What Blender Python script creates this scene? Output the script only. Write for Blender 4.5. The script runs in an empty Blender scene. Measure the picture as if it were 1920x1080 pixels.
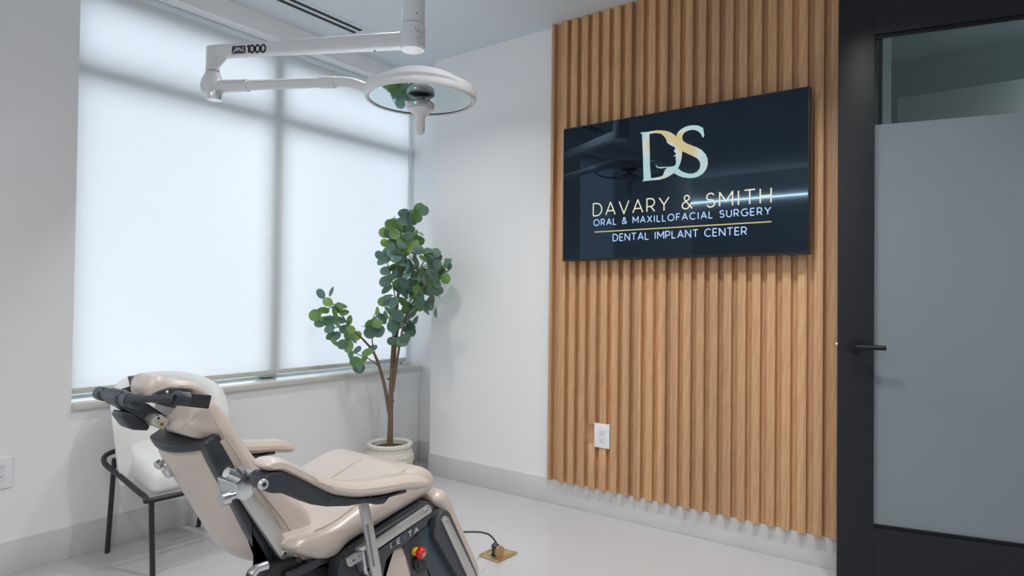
import bpy, bmesh, math, random
from mathutils import Vector, Matrix
random.seed(4)
C = bpy.context.scene.collection
SC = bpy.context.scene
V3 = Vector

# ---------------------------------------------------------------- camera
cd = bpy.data.cameras.new('camera'); cam = bpy.data.objects.new('camera', cd); C.objects.link(cam)
cd.sensor_width = 36.0; cd.lens = 36.0 * 1197.24 / 1920.0; cd.clip_start = 0.02
R_, U_, F_ = V3((0.5919, -0.8059, 0.0119)), V3((-0.0196, 0.0004, 0.9998)), V3((0.8057, 0.5921, 0.0156))
m = Matrix((R_, U_, -F_)).transposed().to_4x4(); m.translation = V3((-3.1349, -3.2782, 1.1802))
cam.matrix_world = m
SC.camera = cam

# ---------------------------------------------------------------- view, world, lights
SC.view_settings.view_transform = 'Standard'
SC.view_settings.look = 'None'
SC.view_settings.gamma = 1.0
SC.view_settings.use_curve_mapping = False
SC.view_settings.exposure = 0.13
SC.cycles.use_denoising = True
SC.cycles.max_bounces = 10
SC.cycles.diffuse_bounces = 6
SC.cycles.transparent_max_bounces = 12
SC.cycles.caustics_reflective = False
SC.cycles.caustics_refractive = False
SC.cycles.sample_clamp_indirect = 6.0

W = bpy.data.worlds.new('world'); SC.world = W; W.use_nodes = True
bg = W.node_tree.nodes['Background']
bg.inputs[0].default_value = (0.915, 0.915, 1.0, 1); bg.inputs[1].default_value = 3.75

def lamp(x, y, power, size=0.16, col=(1.0, 0.985, 0.965), z=2.755, spread=120):
    l = bpy.data.lights.new('downlight', 'AREA'); l.shape = 'DISK'; l.size = size; l.energy = power; l.color = col
    l.spread = math.radians(spread)
    o = bpy.data.objects.new('downlight', l); C.objects.link(o); o.location = (x, y, z)
    return o
LAMPS = [(-1.0, -.9, 7, 125), (-1.3, -2.35, 13, 125), (-3.3, -2.7, 15, 160), (-4.3, -2.0, 4, 150), (-4.3, -3.8, 17, 170), (-1.15, -3.25, 10, 130)]  # unseen ceiling lamps added for room fill; two follow glints on oak and door
for lx, ly, lp, ls_ in LAMPS: lamp(lx, ly, lp, spread=ls_)
lamp(1.0, -3.9, 10, col=(0.9, 0.97, 1.0))          # unseen lamp added to light the corridor behind the glazed door

# ---------------------------------------------------------------- materials
def mat(name, col, rough=0.5, metal=0.0, spec=0.5, noise=0.0, nscale=8.0, bump=0.0, bscale=200.0, coat=0.0, emit=None, es=1.0):
    m = bpy.data.materials.new(name); m.use_nodes = True
    nt = m.node_tree; b = nt.nodes['Principled BSDF']
    b.inputs['Base Color'].default_value = (*col, 1); b.inputs['Roughness'].default_value = rough
    b.inputs['Metallic'].default_value = metal; b.inputs['Specular IOR Level'].default_value = spec
    b.inputs['Coat Weight'].default_value = coat
    tc = nt.nodes.new('ShaderNodeTexCoord')
    if noise:
        n = nt.nodes.new('ShaderNodeTexNoise'); n.inputs['Scale'].default_value = nscale; n.inputs['Detail'].default_value = 5
        nt.links.new(tc.outputs['Object'], n.inputs['Vector'])
        mx = nt.nodes.new('ShaderNodeMix'); mx.data_type = 'RGBA'
        mx.inputs[6].default_value = (*[c * (1 - noise) for c in col], 1); mx.inputs[7].default_value = (*[min(1, c * (1 + noise)) for c in col], 1)
        nt.links.new(n.outputs['Fac'], mx.inputs[0]); nt.links.new(mx.outputs[2], b.inputs['Base Color'])
    if bump:
        n = nt.nodes.new('ShaderNodeTexNoise'); n.inputs['Scale'].default_value = bscale
        nt.links.new(tc.outputs['Object'], n.inputs['Vector'])
        bp = nt.nodes.new('ShaderNodeBump'); bp.inputs['Strength'].default_value = bump; bp.inputs['Distance'].default_value = 0.002
        nt.links.new(n.outputs['Fac'], bp.inputs['Height']); nt.links.new(bp.outputs['Normal'], b.inputs['Normal'])
    if emit:
        b.inputs['Emission Color'].default_value = (*emit, 1); b.inputs['Emission Strength'].default_value = es
    return m

M = {}
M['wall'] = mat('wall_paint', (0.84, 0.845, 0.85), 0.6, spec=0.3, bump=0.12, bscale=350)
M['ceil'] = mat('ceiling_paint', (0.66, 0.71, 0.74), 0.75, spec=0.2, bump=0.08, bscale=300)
M['base'] = mat('baseboard_tile', (0.63, 0.63, 0.625), 0.32, noise=0.10, nscale=6)
M['sill'] = mat('sill_stone', (0.60, 0.585, 0.54), 0.35, noise=0.06, nscale=25)
M['white'] = mat('white_plastic', (0.82, 0.83, 0.85), 0.35)
M['lampwhite'] = mat('lamp_enamel', (0.72, 0.73, 0.75), 0.25, coat=0.3)
M['lampseam'] = mat('lamp_seam', (0.22, 0.22, 0.25), 0.4)
M['lampgrey'] = mat('lamp_grey_ring', (0.22, 0.23, 0.24), 0.4)
M['black'] = mat('black_coated_metal', (0.018, 0.020, 0.024), 0.42)
M['blackblue'] = mat('black_moulding', (0.030, 0.036, 0.045), 0.33)
M['darkgrey'] = mat('charcoal_panel', (0.060, 0.066, 0.078), 0.38)
M['slate'] = mat('slate_panel', (0.055, 0.085, 0.10), 0.35)
M['steel'] = mat('brushed_steel', (0.60, 0.59, 0.57), 0.38, metal=0.75, noise=0.05, nscale=40)
M['chrome'] = mat('polished_aluminium', (0.70, 0.72, 0.74), 0.22, metal=0.9)
M['beige'] = mat('beige_upholstery', (0.60, 0.515, 0.455), 0.36, spec=0.5, coat=0.75, noise=0.025, nscale=14, bump=0.10, bscale=500)
M['beige'].node_tree.nodes['Principled BSDF'].inputs['Coat Roughness'].default_value = 0.33
M['seam'] = mat('upholstery_seam', (0.50, 0.42, 0.35), 0.6)
M['ivory'] = mat('white_leatherette', (0.80, 0.80, 0.79), 0.45, spec=0.4, bump=0.08, bscale=400)
M['red'] = mat('red_plastic', (0.62, 0.015, 0.02), 0.25)
M['yellow'] = mat('yellow_plastic', (0.75, 0.50, 0.02), 0.35)
M['brass'] = mat('brass', (0.62, 0.47, 0.24), 0.35, metal=0.85, noise=0.1, nscale=30)
M['bronze'] = mat('copper_bronze', (0.52, 0.33, 0.17), 0.4, metal=0.7)
M['pot'] = mat('cream_stoneware', (0.70, 0.67, 0.60), 0.7, noise=0.18, nscale=45, bump=0.5, bscale=90)
M['soil'] = mat('dark_soil', (0.05, 0.042, 0.036), 0.9, noise=0.4, nscale=60, bump=0.6, bscale=80)
M['bark'] = mat('brown_bark', (0.17, 0.115, 0.075), 0.8, noise=0.35, nscale=50, bump=0.6, bscale=120)
M['twig'] = mat('twig', (0.14, 0.10, 0.07), 0.75, noise=0.2, nscale=50)
M['leafA'] = mat('leaf_blue_green', (0.13, 0.22, 0.195), 0.5, noise=0.25, nscale=30)
M['leafB'] = mat('leaf_green', (0.15, 0.27, 0.095), 0.5, noise=0.25, nscale=30)
M['leafC'] = mat('leaf_light_green', (0.25, 0.37, 0.13), 0.5, noise=0.2, nscale=30)
for k in ('leafA', 'leafB', 'leafC'):
    nt = M[k].node_tree; b = nt.nodes['Principled BSDF']; out = nt.nodes['Material Output']
    tr = nt.nodes.new('ShaderNodeBsdfTranslucent'); mx = nt.nodes.new('ShaderNodeMixShader'); mx.inputs[0].default_value = 0.3
    c = b.inputs['Base Color'].default_value; tr.inputs[0].default_value = (c[0] * 1.3, c[1] * 1.5, c[2] * .9, 1)
    nt.links.new(b.outputs[0], mx.inputs[1]); nt.links.new(tr.outputs[0], mx.inputs[2]); nt.links.new(mx.outputs[0], out.inputs[0])
M['screen'] = mat('screen_glass', (0.002, 0.002, 0.003), 0.02, spec=0.6, emit=(0.001, 0.0015, 0.003), es=1.0)
M['screen'].node_tree.nodes['Principled BSDF'].inputs['Specular Tint'].default_value = (0.56, 0.90, 1.25, 1)
M['bezel'] = mat('bezel_black', (0.010, 0.010, 0.011), 0.35)
M['textgold'] = mat('screen_text_cream', (0, 0, 0), 0.4, spec=0.0, emit=(0.80, 0.78, 0.62), es=0.95)
M['textblue'] = mat('screen_text_blue', (0, 0, 0), 0.4, spec=0.0, emit=(0.42, 0.62, 1.0), es=1.0)
M['textrule'] = mat('screen_rule_gold', (0, 0, 0), 0.4, spec=0.0, emit=(0.62, 0.58, 0.30), es=0.8)
M['ink'] = mat('navy_print', (0.03, 0.035, 0.055), 0.4)
M['inkwhite'] = mat('white_print', (0.80, 0.82, 0.85), 0.4)
M['inkblue'] = mat('violet_print', (0.16, 0.15, 0.42), 0.4)
M['label'] = mat('grey_print', (0.25, 0.26, 0.28), 0.5)
M['lens'] = mat('mirror_glass', (0.60, 0.68, 0.71), 0.04, metal=1.0)
M['led'] = mat('green_led', (0.02, 0.2, 0.08), 0.4, emit=(0.1, 1.0, 0.4), es=1.5)
M['slot'] = mat('diffuser_slot', (0.012, 0.013, 0.016), 0.7)
M['frame'] = mat('window_aluminium', (0.70, 0.78, 0.81), 0.4)
M['doorpaint'] = mat('charcoal_door_paint', (0.013, 0.015, 0.019), 0.36, spec=0.28, bump=0.05, bscale=250)
M['handle'] = mat('matt_black_handle', (0.008, 0.009, 0.011), 0.4, spec=0.25)
M['hole'] = mat('socket_hole', (0.02, 0.02, 0.025), 0.6)
M['hallwall'] = mat('corridor_paint', (0.42, 0.47, 0.46), 0.7)
M['lightband'] = mat('light_band_pale', (0.70, 0.71, 0.72), 0.4)
M['ledstrip'] = mat('led_strip', (0.9, 0.9, 0.9), 0.5, emit=(1.0, 0.95, 0.90), es=22.0)
M['downled'] = mat('downlight_lens', (0.9, 0.9, 0.9), 0.5, emit=(1.0, 0.96, 0.91), es=6.0)
M['cable'] = mat('grey_cable', (0.055, 0.06, 0.065), 0.45)

# blind fabric: lit from outside through the weave
m = bpy.data.materials.new('blind_fabric'); m.use_nodes = True; nt = m.node_tree; nt.nodes.clear()
out = nt.nodes.new('ShaderNodeOutputMaterial'); tr = nt.nodes.new('ShaderNodeBsdfTranslucent'); df = nt.nodes.new('ShaderNodeBsdfDiffuse'); ad = nt.nodes.new('ShaderNodeAddShader')
tc = nt.nodes.new('ShaderNodeTexCoord'); mp = nt.nodes.new('ShaderNodeMapping'); nz = nt.nodes.new('ShaderNodeTexNoise'); mx = nt.nodes.new('ShaderNodeMix'); mx.data_type = 'RGBA'
mp.inputs['Scale'].default_value = (1.2, 1, 40); nz.inputs['Scale'].default_value = 6; nz.inputs['Detail'].default_value = 6
mx.inputs[6].default_value = (0.44, 0.445, 0.445, 1); mx.inputs[7].default_value = (0.50, 0.505, 0.505, 1)
df.inputs[0].default_value = (0.44, 0.44, 0.43, 1)
nt.links.new(tc.outputs['Object'], mp.inputs[0]); nt.links.new(mp.outputs[0], nz.inputs[0]); nt.links.new(nz.outputs['Fac'], mx.inputs[0]); nt.links.new(mx.outputs[2], tr.inputs[0])
nt.links.new(tr.outputs[0], ad.inputs[0]); nt.links.new(df.outputs[0], ad.inputs[1]); nt.links.new(ad.outputs[0], out.inputs[0]); M['fabric'] = m

def glass(name, tint, gloss_rough, frosted):
    m = bpy.data.materials.new(name); m.use_nodes = True; nt = m.node_tree; nt.nodes.clear()
    out = nt.nodes.new('ShaderNodeOutputMaterial'); gl = nt.nodes.new('ShaderNodeBsdfGlossy'); gl.inputs['Roughness'].default_value = gloss_rough
    fr = nt.nodes.new('ShaderNodeFresnel'); fr.inputs[0].default_value = 1.5; mix = nt.nodes.new('ShaderNodeMixShader')
    if frosted:
        t1 = nt.nodes.new('ShaderNodeBsdfTranslucent'); t2 = nt.nodes.new('ShaderNodeBsdfDiffuse'); a = nt.nodes.new('ShaderNodeMixShader'); a.inputs[0].default_value = 0.55
        t1.inputs[0].default_value = (*tint, 1); t2.inputs[0].default_value = (*tint, 1)
        nt.links.new(t1.outputs[0], a.inputs[1]); nt.links.new(t2.outputs[0], a.inputs[2]); body = a
    else:
        body = nt.nodes.new('ShaderNodeBsdfTransparent'); body.inputs[0].default_value = (*tint, 1)
    nt.links.new(fr.outputs[0], mix.inputs[0]); nt.links.new(body.outputs[0], mix.inputs[1]); nt.links.new(gl.outputs[0], mix.inputs[2]); nt.links.new(mix.outputs[0], out.inputs[0])
    return m
M['glass'] = glass('window_glass', (0.90, 0.96, 0.985), 0.0, False)
M['clearglass'] = glass('clear_door_glass', (0.82, 0.88, 0.86), 0.01, False)
M['frost'] = glass('frosted_door_glass', (0.36, 0.42, 0.45), 0.03, True)

# slatted oak: grain along the slat, each slat its own tone
m = bpy.data.materials.new('oak_slats'); m.use_nodes = True; nt = m.node_tree; b = nt.nodes['Principled BSDF']; b.inputs['Roughness'].default_value = 0.42; b.inputs['Specular IOR Level'].default_value = 0.45
L = nt.links.new; N = nt.nodes.new
tc = N('ShaderNodeTexCoord'); sep = N('ShaderNodeSeparateXYZ'); L(tc.outputs['Object'], sep.inputs[0])
dv = N('ShaderNodeMath'); dv.operation = 'DIVIDE'; dv.inputs[1].default_value = 0.067; L(sep.outputs['Y'], dv.inputs[0])
fl = N('ShaderNodeMath'); fl.operation = 'FLOOR'; L(dv.outputs[0], fl.inputs[0])
wn = N('ShaderNodeTexWhiteNoise'); wn.noise_dimensions = '1D'; L(fl.outputs[0], wn.inputs['W'])
off = N('ShaderNodeMath'); off.operation = 'MULTIPLY'; off.inputs[1].default_value = 9.0; L(wn.outputs['Value'], off.inputs[0])
az = N('ShaderNodeMath'); az.operation = 'ADD'; L(sep.outputs['Z'], az.inputs[0]); L(off.outputs[0], az.inputs[1])
cb = N('ShaderNodeCombineXYZ'); L(sep.outputs['X'], cb.inputs[0]); L(sep.outputs['Y'], cb.inputs[1]); L(az.outputs[0], cb.inputs[2])
mp = N('ShaderNodeMapping'); mp.inputs['Scale'].default_value = (30, 30, 1.6); L(cb.outputs[0], mp.inputs[0])
n1 = N('ShaderNodeTexNoise'); n1.inputs['Scale'].default_value = 1.6; n1.inputs['Detail'].default_value = 4; n1.inputs['Distortion'].default_value = 1.2; L(mp.outputs[0], n1.inputs[0])
mp2 = N('ShaderNodeMapping'); mp2.inputs['Scale'].default_value = (160, 160, 3.0); L(cb.outputs[0], mp2.inputs[0])
n2 = N('ShaderNodeTexNoise'); n2.inputs['Scale'].default_value = 2.0; n2.inputs['Detail'].default_value = 6; L(mp2.outputs[0], n2.inputs[0])
mp3 = N('ShaderNodeMapping'); mp3.inputs['Scale'].default_value = (8, 8, 1.0); L(cb.outputs[0], mp3.inputs[0])
wv = N('ShaderNodeTexWave'); wv.inputs['Scale'].default_value = 3.0; wv.inputs['Distortion'].default_value = 9; wv.inputs['Detail'].default_value = 3; wv.bands_direction = 'DIAGONAL'; L(mp3.outputs[0], wv.inputs[0])
def mixc(a, bb, fac, c1=None, c2=None, blend='MIX'):
    x = N('ShaderNodeMix'); x.data_type = 'RGBA'; x.blend_type = blend
    if c1: x.inputs[6].default_value = c1
    if c2: x.inputs[7].default_value = c2
    if a: L(a, x.inputs[6])
    if bb: L(bb, x.inputs[7])
    if isinstance(fac, float): x.inputs[0].default_value = fac
    else: L(fac, x.inputs[0])
    return x.outputs[2]
c1 = mixc(None, None, n1.outputs['Fac'], (0.52, 0.29, 0.155, 1), (0.80, 0.50, 0.275, 1))
rnd_ = mixc(None, None, wn.outputs['Value'], (0.84, 0.83, 0.84, 1), (1.08, 1.08, 1.04, 1))
c2 = mixc(c1, rnd_, 1.0, blend='MULTIPLY')
g = mixc(None, None, n2.outputs['Fac'], (0.80, 0.78, 0.76, 1), (1.12, 1.12, 1.12, 1))
c3 = mixc(c2, g, 0.7, blend='MULTIPLY')
g2 = mixc(None, None, wv.outputs['Fac'], (0.86, 0.84, 0.82, 1), (1.05, 1.05, 1.05, 1))
c4 = mixc(c3, g2, 0.6, blend='MULTIPLY')
L(c4, b.inputs['Base Color'])
M['oak'] = m

# floor: large pale porcelain tiles
m = bpy.data.materials.new('porcelain_floor'); m.use_nodes = True; nt = m.node_tree; b = nt.nodes['Principled BSDF']; L = nt.links.new; N = nt.nodes.new
b.inputs['Roughness'].default_value = 0.30; b.inputs['Specular IOR Level'].default_value = 0.45
tc = N('ShaderNodeTexCoord'); br = N('ShaderNodeTexBrick'); br.offset = 0.5; br.inputs['Scale'].default_value = 1.0
br.inputs['Brick Width'].default_value = 1.2; br.inputs['Row Height'].default_value = 0.6; br.inputs['Mortar Size'].default_value = 0.0016
br.inputs['Color1'].default_value = (0.53, 0.53, 0.55, 1); br.inputs['Color2'].default_value = (0.55, 0.55, 0.57, 1); br.inputs['Mortar'].default_value = (0.48, 0.48, 0.495, 1)
nz = N('ShaderNodeTexNoise'); nz.inputs['Scale'].default_value = 3; nz.inputs['Detail'].default_value = 6
mx = N('ShaderNodeMix'); mx.data_type = 'RGBA'; mx.blend_type = 'MULTIPLY'; mx.inputs[0].default_value = 1.0
rp = N('ShaderNodeMix'); rp.data_type = 'RGBA'; rp.inputs[6].default_value = (0.95, 0.95, 0.95, 1); rp.inputs[7].default_value = (1.03, 1.03, 1.03, 1)
L(tc.outputs['Object'], br.inputs[0]); L(tc.outputs['Object'], nz.inputs[0]); L(nz.outputs['Fac'], rp.inputs[0]); L(br.outputs[0], mx.inputs[6]); L(rp.outputs[2], mx.inputs[7]); L(mx.outputs[2], b.inputs['Base Color'])
M['floor'] = m

# logo on the screen: pale teal running into gold
m = mat('screen_logo', (0, 0, 0), 0.4, spec=0.0, emit=(1, 1, 1), es=0.85); nt = m.node_tree; b = nt.nodes['Principled BSDF']; L = nt.links.new; N = nt.nodes.new
tc = N('ShaderNodeTexCoord'); nz = N('ShaderNodeTexNoise'); nz.inputs['Scale'].default_value = 6.5; nz.inputs['Detail'].default_value = 0; rp = N('ShaderNodeValToRGB')
rp.color_ramp.elements[0].position = 0.28; rp.color_ramp.elements[0].color = (0.62, 0.55, 0.30, 1); rp.color_ramp.elements[1].position = 0.47; rp.color_ramp.elements[1].color = (0.44, 0.66, 0.68, 1)
e = rp.color_ramp.elements.new(0.38); e.color = (0.62, 0.66, 0.66, 1)
L(tc.outputs['Object'], nz.inputs[0]); L(nz.outputs['Fac'], rp.inputs[0]); L(rp.outputs[0], b.inputs['Emission Color']); M['logo'] = m

# ---------------------------------------------------------------- geometry helpers
def finish(bm, ang=38):
    bmesh.ops.recalc_face_normals(bm, faces=bm.faces)
    lim = math.radians(ang)
    for f in bm.faces: f.smooth = True
    for e in bm.edges:
        if len(e.link_faces) == 2 and e.calc_face_angle(0) > lim: e.smooth = False

def wloc(o):
    v = V3((0, 0, 0))
    while o is not None: v = v + o.location; o = o.parent
    return v

def obj(name, bm, material, parent=None, loc=None, ang=38):
    """link bm (world coordinates) as one mesh object; its origin is loc, or its parent's"""
    finish(bm, ang)
    o_at = V3(loc) if loc is not None else (wloc(parent) if parent else V3((0, 0, 0)))
    bmesh.ops.translate(bm, verts=bm.verts, vec=-o_at)
    me = bpy.data.meshes.new(name); bm.to_mesh(me); bm.free()
    mats = material if isinstance(material, (list, tuple)) else [material]
    for k in mats: me.materials.append(M[k] if isinstance(k, str) else k)
    o = bpy.data.objects.new(name, me); C.objects.link(o)
    if parent:
        o.parent = parent; o.location = o_at - wloc(parent)
    else: o.location = o_at
    return o

def tag(o, label=None, cat=None, group=None, kind=None):
    if label: o['label'] = label
    if cat: o['category'] = cat
    if group: o['group'] = group
    if kind: o['kind'] = kind
    return o

def thing(name, label, cat, loc, group=None):
    o = bpy.data.objects.new(name, None); o.empty_display_size = 0.1; C.objects.link(o); o.location = loc
    return tag(o, label, cat, group)

def box(bm, x0, x1, y0, y1, z0, z1, bev=0.0, seg=2):
    vs = [bm.verts.new((x, y, z)) for x in (x0, x1) for y in (y0, y1) for z in (z0, z1)]
    fs = [bm.faces.new([vs[i] for i in q]) for q in ((0, 1, 3, 2), (4, 6, 7, 5), (0, 4, 5, 1), (2, 3, 7, 6), (0, 2, 6, 4), (1, 5, 7, 3))]
    if bev:
        es = list({e for f in fs for e in f.edges})
        bmesh.ops.bevel(bm, geom=es, offset=bev, segments=seg, profile=0.5, affect='EDGES')
    return bm

def nb(): return bmesh.new()

def cr(pts, n=5, closed=True):
    """Catmull-Rom through pts"""
    out = []; k = len(pts); dim = len(pts[0])
    for i in range(k if closed else k - 1):
        P = [pts[(i + d) % k] if closed else pts[max(0, min(k - 1, i + d))] for d in (-1, 0, 1, 2)]
        for s in range(n):
            t = s / n
            out.append(tuple(0.5 * (2 * P[1][a] + (P[2][a] - P[0][a]) * t + (2 * P[0][a] - 5 * P[1][a] + 4 * P[2][a] - P[3][a]) * t * t + (3 * P[1][a] - P[0][a] - 3 * P[2][a] + P[3][a]) * t ** 3) for a in range(dim)))
    if not closed: out.append(tuple(pts[-1]))
    return out

def rnd(pts, r, n=4):
    """round the corners of a polygon"""
    out = []; k = len(pts)
    for i in range(k):
        a, b, c = V3((*pts[i - 1], 0)), V3((*pts[i], 0)), V3((*pts[(i + 1) % k], 0))
        d1, d2 = a - b, c - b; q = min(r, d1.length * 0.45, d2.length * 0.45)
        s, e = b + d1.normalized() * q, b + d2.normalized() * q
        for j in range(n + 1):
            t = j / n; p = s * (1 - t) ** 2 + b * 2 * t * (1 - t) + e * t * t; out.append((p.x, p.y))
    return out

def area2(p): return sum(p[i - 1][0] * p[i][1] - p[i][0] * p[i - 1][1] for i in range(len(p)))

def inset(p, d):
    k = len(p); out = []
    for i in range(k):
        a, b, c = p[i - 1], p[i], p[(i + 1) % k]
        n1 = V3((-(b[1] - a[1]), b[0] - a[0], 0)); n2 = V3((-(c[1] - b[1]), c[0] - b[0], 0))
        if n1.length < 1e-9 or n2.length < 1e-9: out.append(b); continue
        n = n1.normalized() + n2.normalized()
        if n.length < 1e-4: out.append(b); continue
        n = n.normalized(); cs = max(0.5, n.dot(n1.normalized()))
        out.append((b[0] + n.x * d / cs, b[1] + n.y * d / cs))
    return out

def slab(bm, pts, o, e1, e2, n, h0, h1, r=0.0, seg=4):
    """polygon pts in the plane (o, e1, e2), thick from h0 to h1 along n, both rims rounded by r"""
    o, e1, e2, n = V3(o), V3(e1), V3(e2), V3(n)
    if area2(pts) < 0: pts = pts[::-1]
    r = min(r, abs(h1 - h0) / 2 - 1e-5) if r else 0
    rings = []
    if r:
        for k in range(seg + 1):
            a = k / seg * math.pi / 2; rings.append((inset(pts, r * (1 - math.sin(a))), h0 + r * (1 - math.cos(a))))
        for k in range(seg + 1):
            a = (1 - k / seg) * math.pi / 2; rings.append((inset(pts, r * (1 - math.sin(a))), h1 - r * (1 - math.cos(a))))
    else: rings = [(pts, h0), (pts, h1)]
    vv = [[bm.verts.new(o + e1 * p[0] + e2 * p[1] + n * h) for p in ps] for ps, h in rings]
    k = len(pts)
    for A, B in zip(vv, vv[1:]):
        for i in range(k):
            try: bm.faces.new((A[i - 1], A[i], B[i], B[i - 1]))
            except ValueError: pass
    f0 = bm.faces.new(vv[0][::-1]); f1 = bm.faces.new(vv[-1])
    bmesh.ops.triangulate(bm, faces=[f0, f1])
    return bm

def cushion(pts, y0, y1, r, crown=0.0):
    """stuffed pad: outline pts (x, z), thick from y0 to y1, both faces rolling off towards the outline over r"""
    from mathutils.geometry import delaunay_2d_cdt
    if area2(pts) < 0: pts = pts[::-1]
    r = min(r, (y1 - y0) / 2); P = [V3(p).to_2d() if len(p) > 2 else Vector(p) for p in pts]; k = len(P)
    def dist(q):
        best = 9e9
        for i in range(k):
            a, c = P[i - 1], P[i]; ab = c - a; l2 = ab.length_squared
            t = max(0, min(1, (q - a).dot(ab) / l2)) if l2 > 1e-14 else 0
            best = min(best, (q - a - ab * t).length)
        return best
    def inside(q):
        c = False
        for i in range(k):
            a, d = P[i - 1], P[i]
            if (a.y > q.y) != (d.y > q.y) and q.x < (d.x - a.x) * (q.y - a.y) / (d.y - a.y) + a.x: c = not c
        return c
    ins = []
    for deg in (22, 42, 60, 76, 90):
        dd_ = r * (1 - math.cos(math.radians(deg))); last = None
        for q in inset([tuple(p) for p in P], dd_):
            q = Vector(q)
            if not inside(q) or dist(q) < .94 * dd_: continue
            if last is not None and (q - last).length < .28 * r * (.5 + dd_ / r): continue
            ins.append(q); last = q
    xs = [p.x for p in P]; ys = [p.y for p in P]; g = max(.012, r * .5); x = min(xs)
    while x < max(xs):
        y = min(ys)
        while y < max(ys):
            q = Vector((x, y))
            if inside(q) and dist(q) > 1.15 * r: ins.append(q)
            y += g
        x += g
    vo, eo, fo, ov, oe, of = delaunay_2d_cdt(P + ins, [(i, (i + 1) % k) for i in range(k)], [], 1, 1e-6)
    bm = nb(); rim = {}
    for i, o_ in enumerate(ov):
        for q in o_:
            if q < k: rim[q] = i
    hh_ = [0 if i in set(rim.values()) else min(1.0, dist(v) / r) for i, v in enumerate(vo)]
    mx_ = max([dist(v) for v in vo] + [1e-6]); sheets = []
    for sd_, yb_ in ((-1, y0 + r), (1, y1 - r)):
        sheets.append([bm.verts.new((v.x, yb_ + sd_ * (r * math.sqrt(max(0, 1 - (1 - h) ** 2)) + (crown * min(1, dist(v) / mx_) if crown else 0)), v.y)) for v, h in zip(vo, hh_)])
    for sh_ in sheets:
        for f in fo:
            try: bm.faces.new([sh_[i] for i in f])
            except ValueError: pass
    for i in range(k):
        a, c = rim.get(i), rim.get((i + 1) % k)
        if a is None or c is None or a == c: continue
        try: bm.faces.new((sheets[0][a], sheets[0][c], sheets[1][c], sheets[1][a]))
        except ValueError: pass
    if y1 - y0 - 2 * r < 1e-4: bmesh.ops.remove_doubles(bm, verts=bm.verts, dist=2e-4)
    return bm
def slabY(pts, y0, y1, r=0.0, seg=4, bm=None):      # pts are (x, z)
    return slab(bm or nb(), pts, (0, 0, 0), (1, 0, 0), (0, 0, 1), (0, 1, 0), y0, y1, r, seg)
def slabX(pts, x0, x1, r=0.0, seg=4, bm=None):      # pts are (y, z)
    return slab(bm or nb(), pts, (0, 0, 0), (0, 1, 0), (0, 0, 1), (1, 0, 0), x0, x1, r, seg)
def slabZ(pts, z0, z1, r=0.0, seg=4, bm=None):      # pts are (x, y)
    return slab(bm or nb(), pts, (0, 0, 0), (1, 0, 0), (0, 1, 0), (0, 0, 1), z0, z1, r, seg)

def tube(bm, pts, rad, seg=10, cap=True):
    pts = [V3(p) for p in pts]; k = len(pts); rads = rad if isinstance(rad, (list, tuple)) else [rad] * k
    t0 = (pts[1] - pts[0]).normalized(); up = V3((0, 0, 1)) if abs(t0.z) < 0.9 else V3((1, 0, 0)); x = t0.cross(up).normalized(); rings = []
    for i, p in enumerate(pts):
        t = (pts[min(i + 1, k - 1)] - pts[max(i - 1, 0)]).normalized(); x = (x - t * x.dot(t)).normalized(); y = t.cross(x)
        rings.append([bm.verts.new(p + (x * math.cos(a) + y * math.sin(a)) * rads[i]) for a in (j * 2 * math.pi / seg for j in range(seg))])
    for A, B in zip(rings, rings[1:]):
        for j in range(seg): bm.faces.new((A[j - 1], A[j], B[j], B[j - 1]))
    if cap: bm.faces.new(rings[0][::-1]); bm.faces.new(rings[-1])
    return bm

def lathe(bm, prof, o, n=(0, 0, 1), seg=32, sx=1.0):
    """profile of (radius, height) turned about axis n through o"""
    o, n = V3(o), V3(n).normalized(); a = V3((1, 0, 0)) if abs(n.x) < 0.9 else V3((0, 1, 0)); x = n.cross(a).normalized(); y = n.cross(x); rings = []
    for r, h in prof:
        if r < 1e-6: rings.append([bm.verts.new(o + n * h)])
        else: rings.append([bm.verts.new(o + n * h + x * r * math.cos(t) * sx + y * r * math.sin(t)) for t in (j * 2 * math.pi / seg for j in range(seg))])
    for A, B in zip(rings, rings[1:]):
        if len(A) == 1 and len(B) == 1: continue
        for j in range(seg):
            if len(A) == 1: bm.faces.new((A[0], B[j], B[j - 1]))
            elif len(B) == 1: bm.faces.new((A[j - 1], A[j], B[0]))
            else: bm.faces.new((A[j - 1], A[j], B[j], B[j - 1]))
    return bm

def rod(p, q, r, seg=16, bm=None): return tube(bm or nb(), [p, q], r, seg)

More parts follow.
